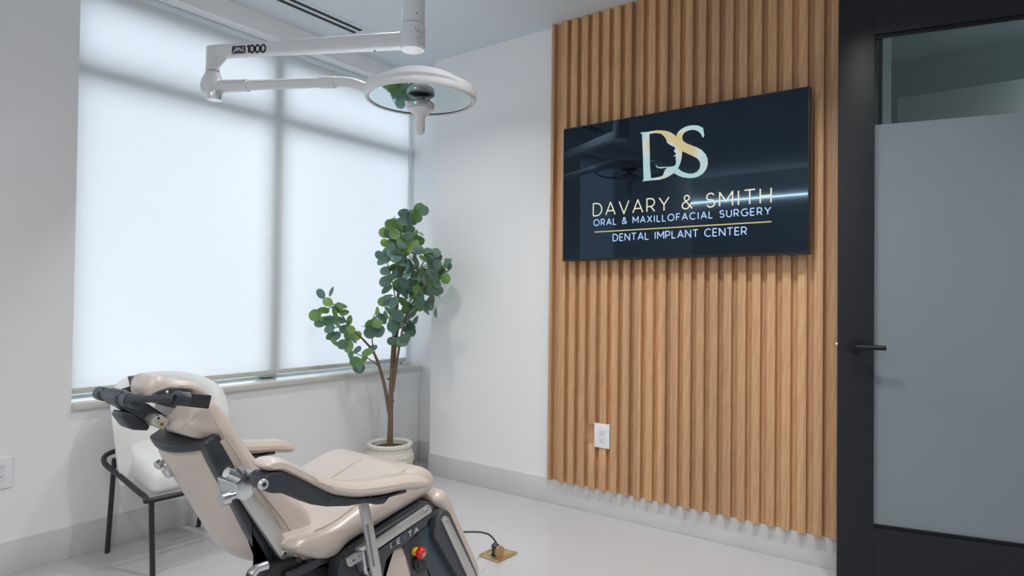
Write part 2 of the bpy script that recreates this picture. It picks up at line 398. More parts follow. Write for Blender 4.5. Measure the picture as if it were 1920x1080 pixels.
# stroke lettering -----------------------------------------------------------
def arc(cx, cy, rx, ry, a0, a1, n=14):
    return [(cx + rx * math.cos(math.radians(a0 + (a1 - a0) * i / n)), cy + ry * math.sin(math.radians(a0 + (a1 - a0) * i / n))) for i in range(n + 1)]
_S = arc(.30, .74, .27, .26, 25, 250, 14)[:-1] + arc(.32, .26, .29, .26, 80, -155, 16)
GL = {
 'A': (.84, [[(0, 0), (.42, 1), (.84, 0)], [(.14, .32), (.70, .32)]]), 'V': (.84, [[(0, 1), (.42, 0), (.84, 1)]]),
 'D': (.80, [[(0, 0), (0, 1), (.30, 1)] + arc(.30, .5, .48, .5, 90, -90) + [(0, 0)]]),
 'R': (.66, [[(0, 0), (0, 1), (.32, 1)] + arc(.32, .70, .30, .30, 90, -90) + [(0, .40)], [(.32, .40), (.64, 0)]]),
 'P': (.64, [[(0, 0), (0, 1), (.32, 1)] + arc(.32, .70, .30, .30, 90, -90) + [(0, .40)]]),
 'Y': (.78, [[(0, 1), (.39, .45), (.78, 1)], [(.39, .45), (.39, 0)]]), 'S': (.62, [_S]),
 'M': (.92, [[(0, 0), (0, 1), (.46, .32), (.92, 1), (.92, 0)]]), 'I': (.14, [[(.07, 0), (.07, 1)]]), 'T': (.72, [[(0, 1), (.72, 1)], [(.36, 1), (.36, 0)]]),
 'H': (.72, [[(0, 0), (0, 1)], [(.72, 0), (.72, 1)], [(0, .5), (.72, .5)]]), 'O': (1.0, [arc(.5, .5, .5, .5, 0, 360, 26)]),
 'L': (.52, [[(0, 1), (0, 0), (.52, 0)]]), 'X': (.72, [[(0, 0), (.72, 1)], [(0, 1), (.72, 0)]]), 'F': (.54, [[(0, 0), (0, 1), (.54, 1)], [(0, .5), (.48, .5)]]),
 'E': (.56, [[(.56, 0), (0, 0), (0, 1), (.56, 1)], [(0, .5), (.5, .5)]]), 'C': (.84, [arc(.5, .5, .5, .5, 48, 312, 22)]),
 'G': (.92, [arc(.5, .5, .5, .5, 48, 330, 22) + [(.94, .46), (.6, .46)]]), 'U': (.70, [[(0, 1), (0, .34)] + arc(.35, .34, .35, .34, 180, 360) + [(.70, 1)]]),
 'N': (.76, [[(0, 0), (0, 1), (.76, 0), (.76, 1)]]), '1': (.26, [[(0, .80), (.26, 1), (.26, 0)]]), '0': (.66, [arc(.33, .5, .33, .5, 0, 360, 22)]),
 '&': (.80, [[(.78, 0), (.22, .66)] + arc(.36, .80, .19, .20, 215, -30, 14) + [(.40, .62), (.16, .48)] + arc(.28, .25, .27, .25, 120, 330, 14) + [(.76, .46)]]),
 ' ': (.34, []),
}
def stroke(bm, line, wd, o, e1, e2, n, h):
    pt = lambda p: o + e1 * p[0] + e2 * p[1] + n * h
    for a, b in zip(line, line[1:]):
        dx, dy = b[0] - a[0], b[1] - a[1]; q = math.hypot(dx, dy)
        if q < 1e-9: continue
        nx, ny = -dy / q * wd / 2, dx / q * wd / 2
        bm.faces.new([bm.verts.new(pt(p)) for p in ((a[0] + nx, a[1] + ny), (a[0] - nx, a[1] - ny), (b[0] - nx, b[1] - ny), (b[0] + nx, b[1] + ny))])
    for p in line[1:-1]:
        bm.faces.new([bm.verts.new(pt((p[0] + math.cos(t) * wd / 2, p[1] + math.sin(t) * wd / 2))) for t in (j * math.pi / 4 for j in range(8))])
def lettering(bm, s, o, e1, e2, width, height, wd, h=0.0006, gap=None):
    """a line of text, fitted to width and height, in the plane (o, e1, e2)"""
    o, e1, e2 = V3(o), V3(e1).normalized(), V3(e2).normalized(); n = e1.cross(e2)
    tot = sum(GL[c][0] for c in s) * height; g = (width - tot) / max(1, len(s) - 1); x = 0
    bms = [bm]
    for c in s:
        w, ls = GL[c]
        if c == ' ': bms.append(nb())
        for l in ls: stroke(bms[-1], [(x + p[0] * height, p[1] * height) for p in l], wd, o, e1, e2, n, h)
        x += w * height + g
    return bms

# ---------------------------------------------------------------- the room
ZC = 2.77; XR = 0.216; YJ = -0.306; XL = -5.6; YF = -5.6; WX0, WX1, WZ0, WZ1 = -1.99, XR, 0.655, 2.665
DY0, DY1 = -2.84, -3.80
def struct(name, bm, m, parent=None, **k): return tag(obj(name, bm, m, parent, **k), kind='structure')
b = nb(); box(b, XL - .1, 2.0, YF - .1, .35, -.08, 0); struct('floor', b, 'floor')
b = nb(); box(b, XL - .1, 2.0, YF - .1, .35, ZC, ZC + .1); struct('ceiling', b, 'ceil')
W2a, W2b = -3.55, -2.62
b = nb()
box(b, XL, W2a, 0, .35, 0, ZC); box(b, W2b, WX0, 0, .35, 0, ZC); box(b, W2a, W2b, 0, .35, 0, WZ0); box(b, W2a, W2b, 0, .35, WZ1, ZC); box(b, WX0, WX1, 0, .35, 0, WZ0); box(b, WX0, WX1, 0, .35, WZ1, ZC); box(b, WX1, .5, -.3, .35, 0, ZC)
struct('wall_back', b, 'wall')
b = nb()
box(b, 0, .5, -2.92, YJ, 0, ZC); box(b, 0, .14, -5.6, DY1 - .02, 0, ZC); box(b, 0, .14, DY1 - .02, -2.92, 2.46, ZC)
struct('wall_right', b, 'wall')
b = nb(); box(b, XL - .1, XL, YF, .35, 0, ZC); struct('wall_left', b, 'wall')
b = nb(); box(b, XL, .14, YF - .1, YF, 0, ZC); struct('wall_front', b, 'wall')
b = nb(); box(b, 1.75, 1.85, YF, .3, 0, ZC); box(b, .14, 1.75, -2.1, -2.0, 0, ZC); box(b, .14, 1.75, YF - .1, YF, 0, ZC); struct('wall_corridor', b, 'hallwall')
b = nb(); box(b, 1.0, 1.08, YF, -2.90, 0, 2.325, .004); struct('light_band_panel', b, 'lightband')  # made-up pale panel standing in for the light band in the clear glass
HB = .14
b = nb(); box(b, XL, XR, -.010, .02, 0, HB, .002); struct('baseboard_back', b, 'base')
b = nb(); box(b, XR - .01, XR + .02, YJ, 0, 0, HB, .002); box(b, -.010, .02, -2.90, YJ, 0, HB, .002); struct('baseboard_right', b, 'base')
b = nb(); box(b, XL, XL + .01, YF, 0, 0, HB, .002); struct('baseboard_left', b, 'base')
b = nb(); box(b, XL, 0, YF, YF + .01, 0, HB, .002); struct('baseboard_front', b, 'base')

# window: aluminium frame with one mullion and one transom, two columns of panes
b = nb()
box(b, WX0, WX1, .19, .25, WZ0, WZ0 + .040, .004); box(b, WX0, WX1, .17, .25, WZ1 - .105, WZ1, .004)
box(b, WX0, WX0 + .03, .19, .25, WZ0, WZ1, .004); box(b, WX1 - .022, WX1, .19, .25, WZ0, WZ1, .004)
win = struct('window_1', b, 'frame')
b = nb(); box(b, -.950, -.862, .145, .25, WZ0 + .035, WZ1 - .09, .004); obj('mullion', b, 'frame', win)
b = nb(); box(b, WX0 + .02, WX1 - .015, .165, .25, 2.180, 2.275, .004); obj('transom', b, 'frame', win)
for x0, x1 in ((WX0 + .025, -.93), (-.88, WX1 - .018)):
    for z0, z1 in ((WZ0 + .035, 2.205), (2.255, WZ1 - .08)):
        b = nb(); box(b, x0, x1, .206, .212, z0, z1); obj('pane', b, 'glass', win)
b = nb(); box(b, WX0 - .0, WX1, -.022, .19, WZ0, WZ0 + .028, .003); struct('trim_1', b, 'sill')

b = nb(); box(b, W2a, W2b, .19, .25, WZ0, WZ0 + .04); box(b, W2a, W2b, .19, .25, WZ1 - .10, WZ1); box(b, W2a, W2a + .03, .19, .25, WZ0, WZ1); box(b, W2b - .03, W2b, .19, .25, WZ0, WZ1)
w2 = struct('window_2', b, 'frame')
b = nb(); box(b, W2a + .02, W2b - .02, .206, .212, WZ0 + .03, WZ1 - .08); obj('pane', b, 'glass', w2)
b = nb(); b.faces.new([b.verts.new(q) for q in ((W2a + .005, .1, WZ0 + .03), (W2b - .005, .1, WZ0 + .03), (W2b - .005, .1, WZ1), (W2a + .005, .1, WZ1))]); obj('shade', b, 'fabric', w2)
bl = thing('roller_blind', 'wide white translucent roller blind drawn down over the bright window', 'blind', (-.9, .1, .70))
b = nb(); n_ = 24
fz0, fz1, fx0, fx1 = .735, 2.645, -1.985, .162
for i in range(n_):
    xa, xb = fx0 + (fx1 - fx0) * i / n_, fx0 + (fx1 - fx0) * (i + 1) / n_
    b.faces.new([b.verts.new(p) for p in ((xa, .1, fz0), (xb, .1, fz0), (xb, .1, fz1), (xa, .1, fz1))])
bmesh.ops.remove_doubles(b, verts=b.verts, dist=1e-4)
obj('fabric', b, 'fabric', bl)
b = nb(); box(b, fx0, fx1, .092, .108, .712, .738, .003); tag(obj('hem_bar', b, 'sill', bl), 'beige weighted bottom bar')
b = nb(); box(b, WX0 + .01, WX1 - .01, .085, .135, 2.635, 2.664, .004); obj('headrail', b, 'frame', bl)
b = nb(); box(b, .176, .190, .094, .108, .684, 2.64, .002); obj('side_guide', b, 'white', bl)
b = nb(); box(b, .160, .178, .092, .108, .690, .712, .002); obj('bracket', b, 'white', bl)

# ceiling slot diffuser
sd = thing('slot_diffuser', 'long linear air diffuser with two black slots in the ceiling', 'air vent', (-1.6, -.265, ZC))
b = nb(); box(b, -2.6, -.60, -.335, -.195, ZC - .003, ZC + .002, .001); obj('frame', b, 'ceil', sd)
for y in (-.238, -.292):
    b = nb(); box(b, -2.59, -.625, y - .013, y + .013, ZC - .0045, ZC - .0005); obj('slot', b, 'slot', sd)

# oak slat panel
sp = thing('slat_panel', 'tall panel of vertical oak slats covering the wall behind the television', 'wall panel', (0, -2.1, HB))
OUTY, OUTZ = (-1.570, -1.677), (.372, .506)
b = nb(); box(b, -.012, 0, -2.90, -1.272, HB + .002, ZC); obj('backing_board', b, 'oak', sp)
b = nb(); box(b, -.043, -.012, -1.290, -1.272, HB + .002, ZC, .001)
for i in range(24):
    y0 = -1.339 - .0669 * i; y1 = y0 - .0375
    if y1 < -2.90: break
    if y0 > OUTY[1] and y1 < OUTY[0]:
        if i in (3, 4):
            box(b, -.043, -.012, y1, y0, HB + .002, OUTZ[0] + .012, .0015); box(b, -.043, -.012, y1, y0, OUTZ[1] - .012, ZC, .0015); continue
    box(b, -.043, -.012, y1, y0, HB + .002, ZC, .0015)
obj('slats', b, 'oak', sp)

# wall outlets -------------------------------------------------------------------
def outlet(label, o, e1):
    """o the centre of the plate on its wall, e1 along the wall, facing e1 x z"""
    o, e1 = V3(o), V3(e1); z = V3((0, 0, 1)); n = e1.cross(z)
    t = thing('wall_outlet', label, 'outlet', o, 'duplex wall outlets')
    w, h = .0465, .0655
    obj('face_plate', slab(nb(), rnd([(-w, -h), (w, -h), (w, h), (-w, h)], .006), o, e1, z, n, 0, .007, .004), 'white', t)
    for s in (1, -1):
        c = o + z * .0195 * s
        pts = [(p[0], p[1]) for p in arc(0, 0, .0172, .0172, 0, 360, 28)[:-1]]; pts = [(x, max(-.0142, min(.0142, y))) for x, y in pts]
        r = obj('receptacle', slab(nb(), pts, c, e1, z, n, .004, .0085, .001), 'white', t)
        b = nb()
        for x, ww in ((-.0063, .0021), (.0063, .0018)): slab(b, [(x - ww / 2 * 1.3, .001), (x + ww / 2 * 1.3, .001), (x + ww / 2 * 1.3, .0085), (x - ww / 2 * 1.3, .0085)], c, e1, z, n, .0075, .0089)
        slab(b, arc(0, -.0065, .0026, .0026, 0, 360, 12)[:-1], c, e1, z, n, .0075, .0089); obj('slots', b, 'hole', r)
        rg = [(p[0] * 1.07, p[1] * 1.07) for p in pts]
        obj('gasket', slab(nb(), rg, c, e1, z, n, .004, .0073), 'lampgrey', r)
    return t
outlet('white duplex outlet on the plain wall below the window, cut by the left edge', (-2.247, 0, .428), (1, 0, 0))
outlet('white duplex outlet set into the oak slats below the television', (-.041, -1.6235, .439), (0, -1, 0))
b = nb(); box(b, -.041, -.010, -1.668, -1.579, .378, .500)
ow = [o for o in C.objects if o.name.startswith('wall_outlet')][-1]
obj('box_extender', b, 'white', ow)

# television ----------------------------------------------------------------------
TX = -.112; TY0, TY1, TZ0, TZ1 = -1.398, -2.672, 1.388, 2.128
tv = thing('television', 'wall television showing a dental practice logo, on the oak slats', 'television', (-.09, -2.035, 1.758))
obj('casing', slabX(rnd([(TY0, TZ0), (TY1, TZ0), (TY1, TZ1), (TY0, TZ1)], .004), TX + .001, TX + .042, .003), 'bezel', tv)
scr = obj('screen', slabX([(TY0 - .006, TZ0 + .012), (TY1 + .006, TZ0 + .012), (TY1 + .006, TZ1 - .006), (TY0 - .006, TZ1 - .006)], TX - .0005, TX + .004), 'screen', tv)
b = nb(); box(b, TX + .04, -.050, -2.25, -1.82, 1.60, 1.95, .004); obj('wall_bracket', b, 'black', tv)
b = nb(); box(b, TX - .002, TX + .01, TY1 + .045, TY1 + .085, TZ0 - .006, TZ0 + .002, .001); obj('sensor_foot', b, 'bezel', tv)
E1, E2 = (0, -1, 0), (0, 0, 1)
# (y, z) of the four lines of writing
def tline(name, s, L0, L1, hgt, wd, m):
    (ya, za), (yb, zb) = L0, L1
    for w_ in lettering(nb(), s, (TX - .0005, ya, (za + zb) / 2), E1, E2, ya - yb, hgt, wd): obj(name, w_, m, scr)
TP = lambda l: l
tline('name_line', 'DAVARY & SMITH', *[(-1.593, 1.636), (-2.511, 1.619)], .066, .0062, 'textgold')
tline('surgery_line', 'ORAL & MAXILLOFACIAL SURGERY', *[(-1.597, 1.582), (-2.509, 1.567)], .032, .0050, 'textblue')
tline('centre_line', 'DENTAL IMPLANT CENTER', *[(-1.713, 1.492), (-2.403, 1.483)], .035, .0052, 'textblue')
b = nb(); ra, rb = [(-1.601, 1.549), (-2.513, 1.531)]
zz = (ra[1] + rb[1]) / 2; b.faces.new([b.verts.new((TX - .0011, y, z)) for y, z in ((ra[0], zz - .003), (rb[0], zz - .003), (rb[0], zz + .003), (ra[0], zz + .003))]); obj('rule', b, 'textrule', scr)
# monogram traced into the plane of the screen
lg = nb()
def addflat(pts, h):
    from mathutils.geometry import tessellate_polygon
    vs = [lg.verts.new((TX - h, y, z)) for y, z in pts]
    for t in tessellate_polygon([[V3((y, z, 0)) for y, z in pts]]): lg.faces.new([vs[i] for i in t])
addflat([(-1.863, 2.039), (-1.919, 2.036), (-1.916, 2.025), (-1.92, 1.862), (-1.926, 1.798), (-1.928, 1.786), (-1.875, 1.786), (-1.883, 1.791), (-1.885, 1.796), (-1.88, 1.937), (-1.875, 2.029)], .0011)
addflat([(-1.915, 2.025), (-1.919, 2.037), (-1.956, 2.037), (-1.986, 2.032), (-2.008, 2.026), (-2.03, 2.016), (-2.051, 2.0), (-2.071, 1.978), (-2.084, 1.954), (-2.091, 1.928), (-2.09, 1.9), (-2.086, 1.873), (-2.079, 1.85), (-2.07, 1.833), (-2.06, 1.821), (-2.046, 1.809), (-2.024, 1.798), (-2.002, 1.79), (-1.973, 1.785), (-1.928, 1.786), (-1.926, 1.797), (-1.958, 1.798), (-1.977, 1.8), (-1.99, 1.804), (-1.995, 1.818), (-2.002, 1.833), (-2.015, 1.842), (-1.984, 1.841), (-1.965, 1.844), (-1.955, 1.851), (-1.951, 1.862), (-1.954, 1.862), (-1.958, 1.854), (-1.967, 1.849), (-1.995, 1.847), (-2.031, 1.844), (-2.046, 1.845), (-2.056, 1.85), (-2.059, 1.86), (-2.058, 1.872), (-2.056, 1.881), (-2.058, 1.889), (-2.052, 1.895), (-2.043, 1.891), (-2.047, 1.897), (-2.057, 1.901), (-2.058, 1.908), (-2.05, 1.914), (-2.047, 1.92), (-2.052, 1.928), (-2.055, 1.937), (-2.037, 1.947), (-2.021, 1.958), (-2.011, 1.967), (-2.008, 1.98), (-2.001, 1.993), (-1.99, 2.006), (-1.978, 2.017), (-1.949, 2.024)], .0011)
addflat([(-2.195, 2.013), (-2.201, 1.974), (-2.197, 1.967), (-2.192, 1.969), (-2.186, 1.983), (-2.174, 1.998), (-2.157, 2.008), (-2.136, 2.013), (-2.115, 2.01), (-2.099, 2.002), (-2.091, 1.989), (-2.09, 1.976), (-2.096, 1.963), (-2.112, 1.95), (-2.137, 1.937), (-2.165, 1.923), (-2.189, 1.907), (-2.207, 1.886), (-2.218, 1.861), (-2.219, 1.834), (-2.21, 1.809), (-2.193, 1.79), (-2.169, 1.779), (-2.145, 1.776), (-2.121, 1.778), (-2.096, 1.784), (-2.073, 1.794), (-2.048, 1.81), (-2.06, 1.82), (-2.071, 1.831), (-2.083, 1.819), (-2.103, 1.807), (-2.127, 1.799), (-2.148, 1.798), (-2.167, 1.805), (-2.179, 1.819), (-2.182, 1.835), (-2.179, 1.852), (-2.167, 1.869), (-2.148, 1.881), (-2.12, 1.897), (-2.091, 1.913), (-2.09, 1.931), (-2.083, 1.955), (-2.07, 1.979), (-2.059, 1.994), (-2.067, 2.01), (-2.083, 2.023), (-2.105, 2.032), (-2.129, 2.035), (-2.153, 2.033), (-2.174, 2.027)], .0012)
obj('monogram', lg, 'logo', scr)
tv.rotation_euler = (0, math.radians(-.4), math.radians(-.4))

# glazed door, standing ajar -----------------------------------------------------------
H0 = V3((-.2136, -2.802)); dd = V3((.094, -.420)).normalized(); LEAF = .97
E_d = V3((dd.x, dd.y, 0)); N_d = V3((dd.y, -dd.x, 0))            # N_d faces the room
DO = V3((H0.x, H0.y, 0))
def dslab(pts, h0, h1, r=0.0): return slab(nb(), pts, DO, E_d, (0, 0, 1), N_d, h0, h1, r)
ZT, ZB, ZL, ZTOP = 2.272, .272, .012, 2.44; ST = .131
b = dslab([(0, ZL), (ST, ZL), (ST, ZTOP), (0, ZTOP)], -.044, 0, .0015)
slab(b, [(LEAF - .12, ZL), (LEAF, ZL), (LEAF, ZTOP), (LEAF - .12, ZTOP)], DO, E_d, (0, 0, 1), N_d, -.044, 0, .0015)
slab(b, [(ST, ZL), (LEAF - .12, ZL), (LEAF - .12, ZB), (ST, ZB)], DO, E_d, (0, 0, 1), N_d, -.044, 0)
slab(b, [(ST, ZT), (LEAF - .12, ZT), (LEAF - .12, ZTOP), (ST, ZTOP)], DO, E_d, (0, 0, 1), N_d, -.044, 0)
door = struct('door_1', b, 'doorpaint', loc=(H0.x, H0.y, 0))
tag(door, 'tall black glazed door with a frosted pane standing ajar beside the oak slats', 'door')
ZFR = 1.905
gp = obj('glass_pane', dslab([(ST - .008, ZFR), (LEAF - .112, ZFR), (LEAF - .112, ZT + .008), (ST - .008, ZT + .008)], -.027, -.020), 'clearglass', door)
tag(obj('frosted_pane', dslab([(ST - .008, ZB - .008), (LEAF - .112, ZB - .008), (LEAF - .112, ZFR), (ST - .008, ZFR)], -.027, -.020), 'frost', door), 'frosted lower part of the glass')
for nm, a in (('glazing_bead', [(ST, ZB), (LEAF - .12, ZB), (LEAF - .12, ZB + .012), (ST, ZB + .012)]), ('glazing_bead', [(ST, ZT - .014), (LEAF - .12, ZT - .014), (LEAF - .12, ZT), (ST, ZT)])):
    obj(nm, dslab(a, -.0195, -.010), 'handle', door)
hz = 1.0
hc = DO + E_d * .062 + V3((0, 0, hz))
lh = obj('lever_handle', lathe(nb(), [(0, 0), (.0275, 0), (.0275, .008), (.026, .0095), (0, .0095)], hc, N_d, 36), 'handle', door)
b = tube(nb(), [hc + N_d * .009, hc + N_d * .048, hc + N_d * .053 + E_d * .006, hc + N_d * .054 + E_d * .02, hc + N_d * .054 + E_d * .105], [.0095, .0095, .0098, .0098, .0098], 18); obj('lever', b, 'handle', lh)
b = nb(); lathe(b, [(.0, -.012), (.006, -.012), (.006, .005), (.0045, .008), (0, .009)], DO - N_d * .022 + V3((0, 0, hz + .005)), -E_d, 14); obj('latch_bolt', b, 'chrome', door)
# frame of the doorway
b = nb(); box(b, -.012, .15, -2.92, -2.885, 0, 2.47, .002); box(b, -.012, .15, DY1 - .055, DY1 - .02, 0, 2.47, .002); box(b, -.012, .15, DY1 - .055, -2.885, 2.46, 2.50, .002)
struct('trim_2', b, 'doorpaint')

# ---------------------------------------------------------------- surgical lamp
colx, coly = -.981, -1.09
lamp_t = thing('surgical_light', 'white ceiling mounted surgical light with a jointed arm and round mirrored head', 'surgical light', (colx, coly, ZC))
b = nb(); lathe(b, [(.056, 2.477), (.056, 2.8805)], (colx, coly, 0), seg=40); obj('ceiling_column', b, 'lampwhite', lamp_t)
b = nb(); lathe(b, [(0, 2.343), (.022, 2.344), (.030, 2.350), (.054, 2.356), (.059, 2.364), (.060, 2.375), (.060, 2.474), (.055, 2.476)], (colx, coly, 0), seg=40); hub = obj('column_hub', b, 'lampwhite', lamp_t)
b = nb(); lathe(b, [(.0565, 2.4735), (.0565, 2.4785)], (colx, coly, 0), seg=40); obj('seam', b, 'lampseam', hub)
JX, JY, JZ = -1.465, -.173, 2.395
ad_ = V3((colx - JX, coly - JY, 0)); AL = ad_.length; ad_.normalize(); an = V3((ad_.y, -ad_.x, 0))
if an.dot(V3((-3.1349, -3.2782, 1.1802)) - V3((JX, JY, 1.18))) < 0: an = -an
b = nb()
prof = [(0, .031), (.25, .033), (.55, .036), (AL - .04, .039)]
rings = []
for s, hh in prof:
    c = V3((JX, JY, JZ + .010 * s / AL)) + ad_ * s; q = rnd([(-.024, -hh), (.024, -hh), (.024, hh), (-.024, hh)], .016, 4)
    rings.append([b.verts.new(c + an * p[0] + V3((0, 0, p[1]))) for p in q])
for A, B in zip(rings, rings[1:]):
    for i in range(len(A)): b.faces.new((A[i - 1], A[i], B[i], B[i - 1]))
b.faces.new(rings[0][::-1]); b.faces.new(rings[-1])
slab(b, [(.0, -.028), (.075, -.028), (.02, -.085), (.0, -.09)], (JX, JY, JZ), ad_, (0, 0, 1), an, -.012, .012, .003)
arm = obj('horizontal_arm', b, 'lampwhite', lamp_t)
b = nb(); tp = V3((JX, JY, JZ - .004)) + an * .0245 + ad_ * .118
slab(b, rnd([(0, -.019), (.072, -.019), (.072, .019), (0, .019)], .004), tp, ad_, (0, 0, 1), an, 0, .0005); bd = obj('badge', b, 'ink', arm)
b = nb()
for l in ([(.008, -.012), (.026, .012), (.034, -.010)], [(.024, .0), (.040, .010), (.047, -.008), (.054, .008)], [(.005, -.013), (.035, .004), (.068, -.013)], [(.060, -.010), (.060, .012)]): stroke(b, l, .0028, tp, ad_, V3((0, 0, 1)), an, .0012)
obj('emblem', b, 'inkwhite', bd)
b = nb(); lettering(b, '1000', tp + ad_ * .080 + V3((0, 0, -.018)), ad_, (0, 0, 1), .098, .036, .0085, .0008 if ad_.cross(V3((0, 0, 1))).dot(an) > 0 else -.0008); obj('number', b, 'ink', arm)
b = nb(); lathe(b, [(0, -.005), (.005, -.005), (.005, 0)], V3((JX, JY, JZ - .030)) + ad_ * (AL - .19), seg=12); obj('grub_screw', b, 'lampseam', arm)
# swivel elbow
b = nb(); lathe(b, [(0, 2.418), (.028, 2.418), (.031, 2.414), (.032, 2.40), (.033, 2.305), (.0325, 2.297)], (JX, JY, 0), seg=36); el = obj('elbow_post', b, 'lampwhite', lamp_t)
b = nb(); lathe(b, [(.0326, 2.2945), (.0326, 2.2985)], (JX, JY, 0), seg=36); obj('seam', b, 'lampseam', el)
JB = 2.222
b = nb(); lathe(b, [(.033, .075), (.040, .052), (.052, .030), (.058, .0), (.054, -.025), (.040, -.042), (0, -.046)], (JX, JY, JB), seg=36, sx=.92); kn = obj('elbow_joint', b, 'lampwhite', lamp_t)
fc = V3((JX, JY, JB)) + ad_ * .014 + V3((0, 0, -.028))
b = nb(); lathe(b, [(0, -.042), (.034, -.042), (.036, -.038), (.036, .0)], fc, seg=28); obj('joint_cap', b, 'chrome', kn)
# lower spring arm running back to the head
HXc, HYc, HZc = (-0.989, -1.156, 2.116)
pt = lambda s, z: V3((JX, JY, z)) + ld * s
ld = V3((HXc - JX, HYc - JY, 0)); LL = ld.length; ld.normalize()
b = nb(); tube(b, [pt(.03, JB - .002), pt(.20, JB - .004)], .030, 24); obj('arm_socket', b, 'lampwhite', lamp_t)
b = nb(); tube(b, cr([pt(.18, JB - .004), pt(.40, JB - .007), pt(.62, JB - .010), pt(.70, JB - .012), pt(.76, JB - .024), pt(.82, JB - .046), pt(.90, JB - .066), pt(LL - .10, JB - .074)], 5, False), .0245, 20); la = obj('spring_arm', b, 'lampwhite', lamp_t)
b = nb(); tube(b, [pt(.585, JB - .0095), pt(.66, JB - .011)], .0285, 24); obj('arm_collar', b, 'lampwhite', lamp_t)
# head
RH = .262; hb = HZc - .012
b = nb(); lathe(b, [(RH - .022, 0), (RH - .012, -.004), (RH - .004, .002), (RH, .012), (RH, .040), (RH - .006, .052), (RH - .02, .058), (RH - .08, .064), (.10, .085), (.05, .090), (0, .090)], (HXc, HYc, hb), seg=80); hd = obj('lamp_head', b, 'lampwhite', lamp_t)
tv2 = (V3((-3.1349, -3.2782, 1.1802)) - V3((HXc, HYc, 1.18))).normalized(); tl = V3((-tv2.y, tv2.x, 0))
b = nb()
hp = []
for a in range(-40, 41, 4):
    t = math.radians(a); d = tv2 * math.cos(t) + tl * math.sin(t); k = math.cos(math.radians(a * 90 / 42)); hp.append((d, k))
for (d0, k0), (d1, k1) in zip(hp, hp[1:]):
    q = []
    for d, k in ((d0, k0), (d1, k1)):
        c = V3((HXc, HYc, hb)); q.append([c + d * (RH + .001) + V3((0, 0, .030)), c + d * (RH + .010 * k) + V3((0, 0, .034 + .006 * k)), c + d * (RH - .012 + .01 * k) + V3((0, 0, .052 + .018 * k)), c + d * (RH - .10) + V3((0, 0, .060 + .018 * k))])
    for i in range(3): b.faces.new([b.verts.new(p) for p in (q[0][i], q[1][i], q[1][i + 1], q[0][i + 1])])
bmesh.ops.remove_doubles(b, verts=b.verts, dist=1e-5); obj('yoke_cover', b, 'lampwhite', hd)
b = nb(); lathe(b, [(RH - .0215, .001), (RH - .024, .003), (0, .003)], (HXc, HYc, hb), seg=80); obj('lens', b, 'lens', hd)
b = nb(); lathe(b, [(RH - .024, .0005), (RH - .0205, .0002)], (HXc, HYc, hb), seg=80); obj('lens_gasket', b, 'lampseam', hd)
b = nb(); lathe(b, [(.020, .003), (.020, -.008), (.056, -.012), (.064, -.018), (.0655, -.024), (.065, -.034), (.061, -.046), (.040, -.062), (.027, -.072), (.0215, -.084), (.0215, -.148), (.0195, -.156), (.012, -.161), (0, -.162)], (HXc, HYc, hb), seg=44); hh = obj('handle', b, 'lampwhite', hd)
b = nb(); lathe(b, [(.0632, -.0425), (.0622, -.0445)], (HXc, HYc, hb), seg=44); obj('seam', b, 'lampseam', hh)
b = nb()
sgl = 1 if tl.dot(V3((0.5919, -0.8059, 0.0119))) > 0 else -1
cpos = lambda a, z, r=.0662: V3((HXc, HYc, hb + z)) + (tv2 * math.cos(math.radians(a)) - tl * sgl * math.sin(math.radians(a))) * r
for k, a in enumerate((4, -4, -11, -18, -25)):
    q = [cpos(a + s, z) for s, z in ((1.8, -.036 + .001 * k), (-1.8, -.036 + .001 * k), (-1.8, -.0255), (1.8, -.0255))]
    b.faces.new([b.verts.new(p) for p in q])
for z0, z1 in ((-.0375, -.0367), (-.0243, -.0235)):
    for a in range(-30, 34, 4): b.faces.new([b.verts.new(p) for p in (cpos(a, z0), cpos(a + 4, z0), cpos(a + 4, z1), cpos(a, z1))])
obj('control_marks', b, 'inkblue', hh)
b = nb(); b.faces.new([b.verts.new(p) for p in (cpos(20, -.034), cpos(26, -.034), cpos(26, -.027), cpos(20, -.027))]); obj('indicator', b, 'led', hh)
# rating plate print on the hub
b = nb(); hub_c = lambda a, z: V3((colx, coly, z)) + (cdir * math.cos(math.radians(a)) + cl * math.sin(math.radians(a))) * .0604
cdir = (V3((-3.1349, -3.2782, 1.1802)) - V3((colx, coly, 1.18))).normalized(); cdir.z = 0; cdir.normalize(); cl = V3((-cdir.y, cdir.x, 0))
sg = 1 if cl.dot(V3((0.5919, -0.8059, 0.0119))) > 0 else -1
random.seed(9)
for row in range(9):
    z = 2.432 - row * .0075; a = 14 + (row % 3) * 4
    while a < 66:
        w = random.uniform(1.5, 5)
        if random.random() < .72:
            h = random.uniform(.0015, .0045)
            b.faces.new([b.verts.new(p) for p in (hub_c(sg * a, z), hub_c(sg * (a + w), z), hub_c(sg * (a + w), z + h), hub_c(sg * a, z + h))])
        a += w + random.uniform(1, 3)
for q in ((8, 2.436), (20, 2.428)):
    b.faces.new([b.verts.new(p) for p in (hub_c(sg * q[0], q[1]), hub_c(sg * (q[0] + 8), q[1]), hub_c(sg * (q[0] + 4), q[1] + .008))])
obj('rating_print', b, 'label', hub)
b = nb(); lathe(b, [(0, .0005), (.0045, .0005), (.0045, -.001)], V3((colx, coly, 2.513)) + (cdir * math.cos(math.radians(18)) + cl * sg * math.sin(math.radians(18))) * .0556, cdir * math.cos(math.radians(18)) + cl * sg * math.sin(math.radians(18)), 12); obj('set_screw', b, 'lampgrey', lamp_t)

LAMP_SIZE = .935
for o in lamp_t.children_recursive: o.data.transform(Matrix.Scale(LAMP_SIZE, 4))
lamp_t.location = (-1.121, -1.2322, 2.6667)
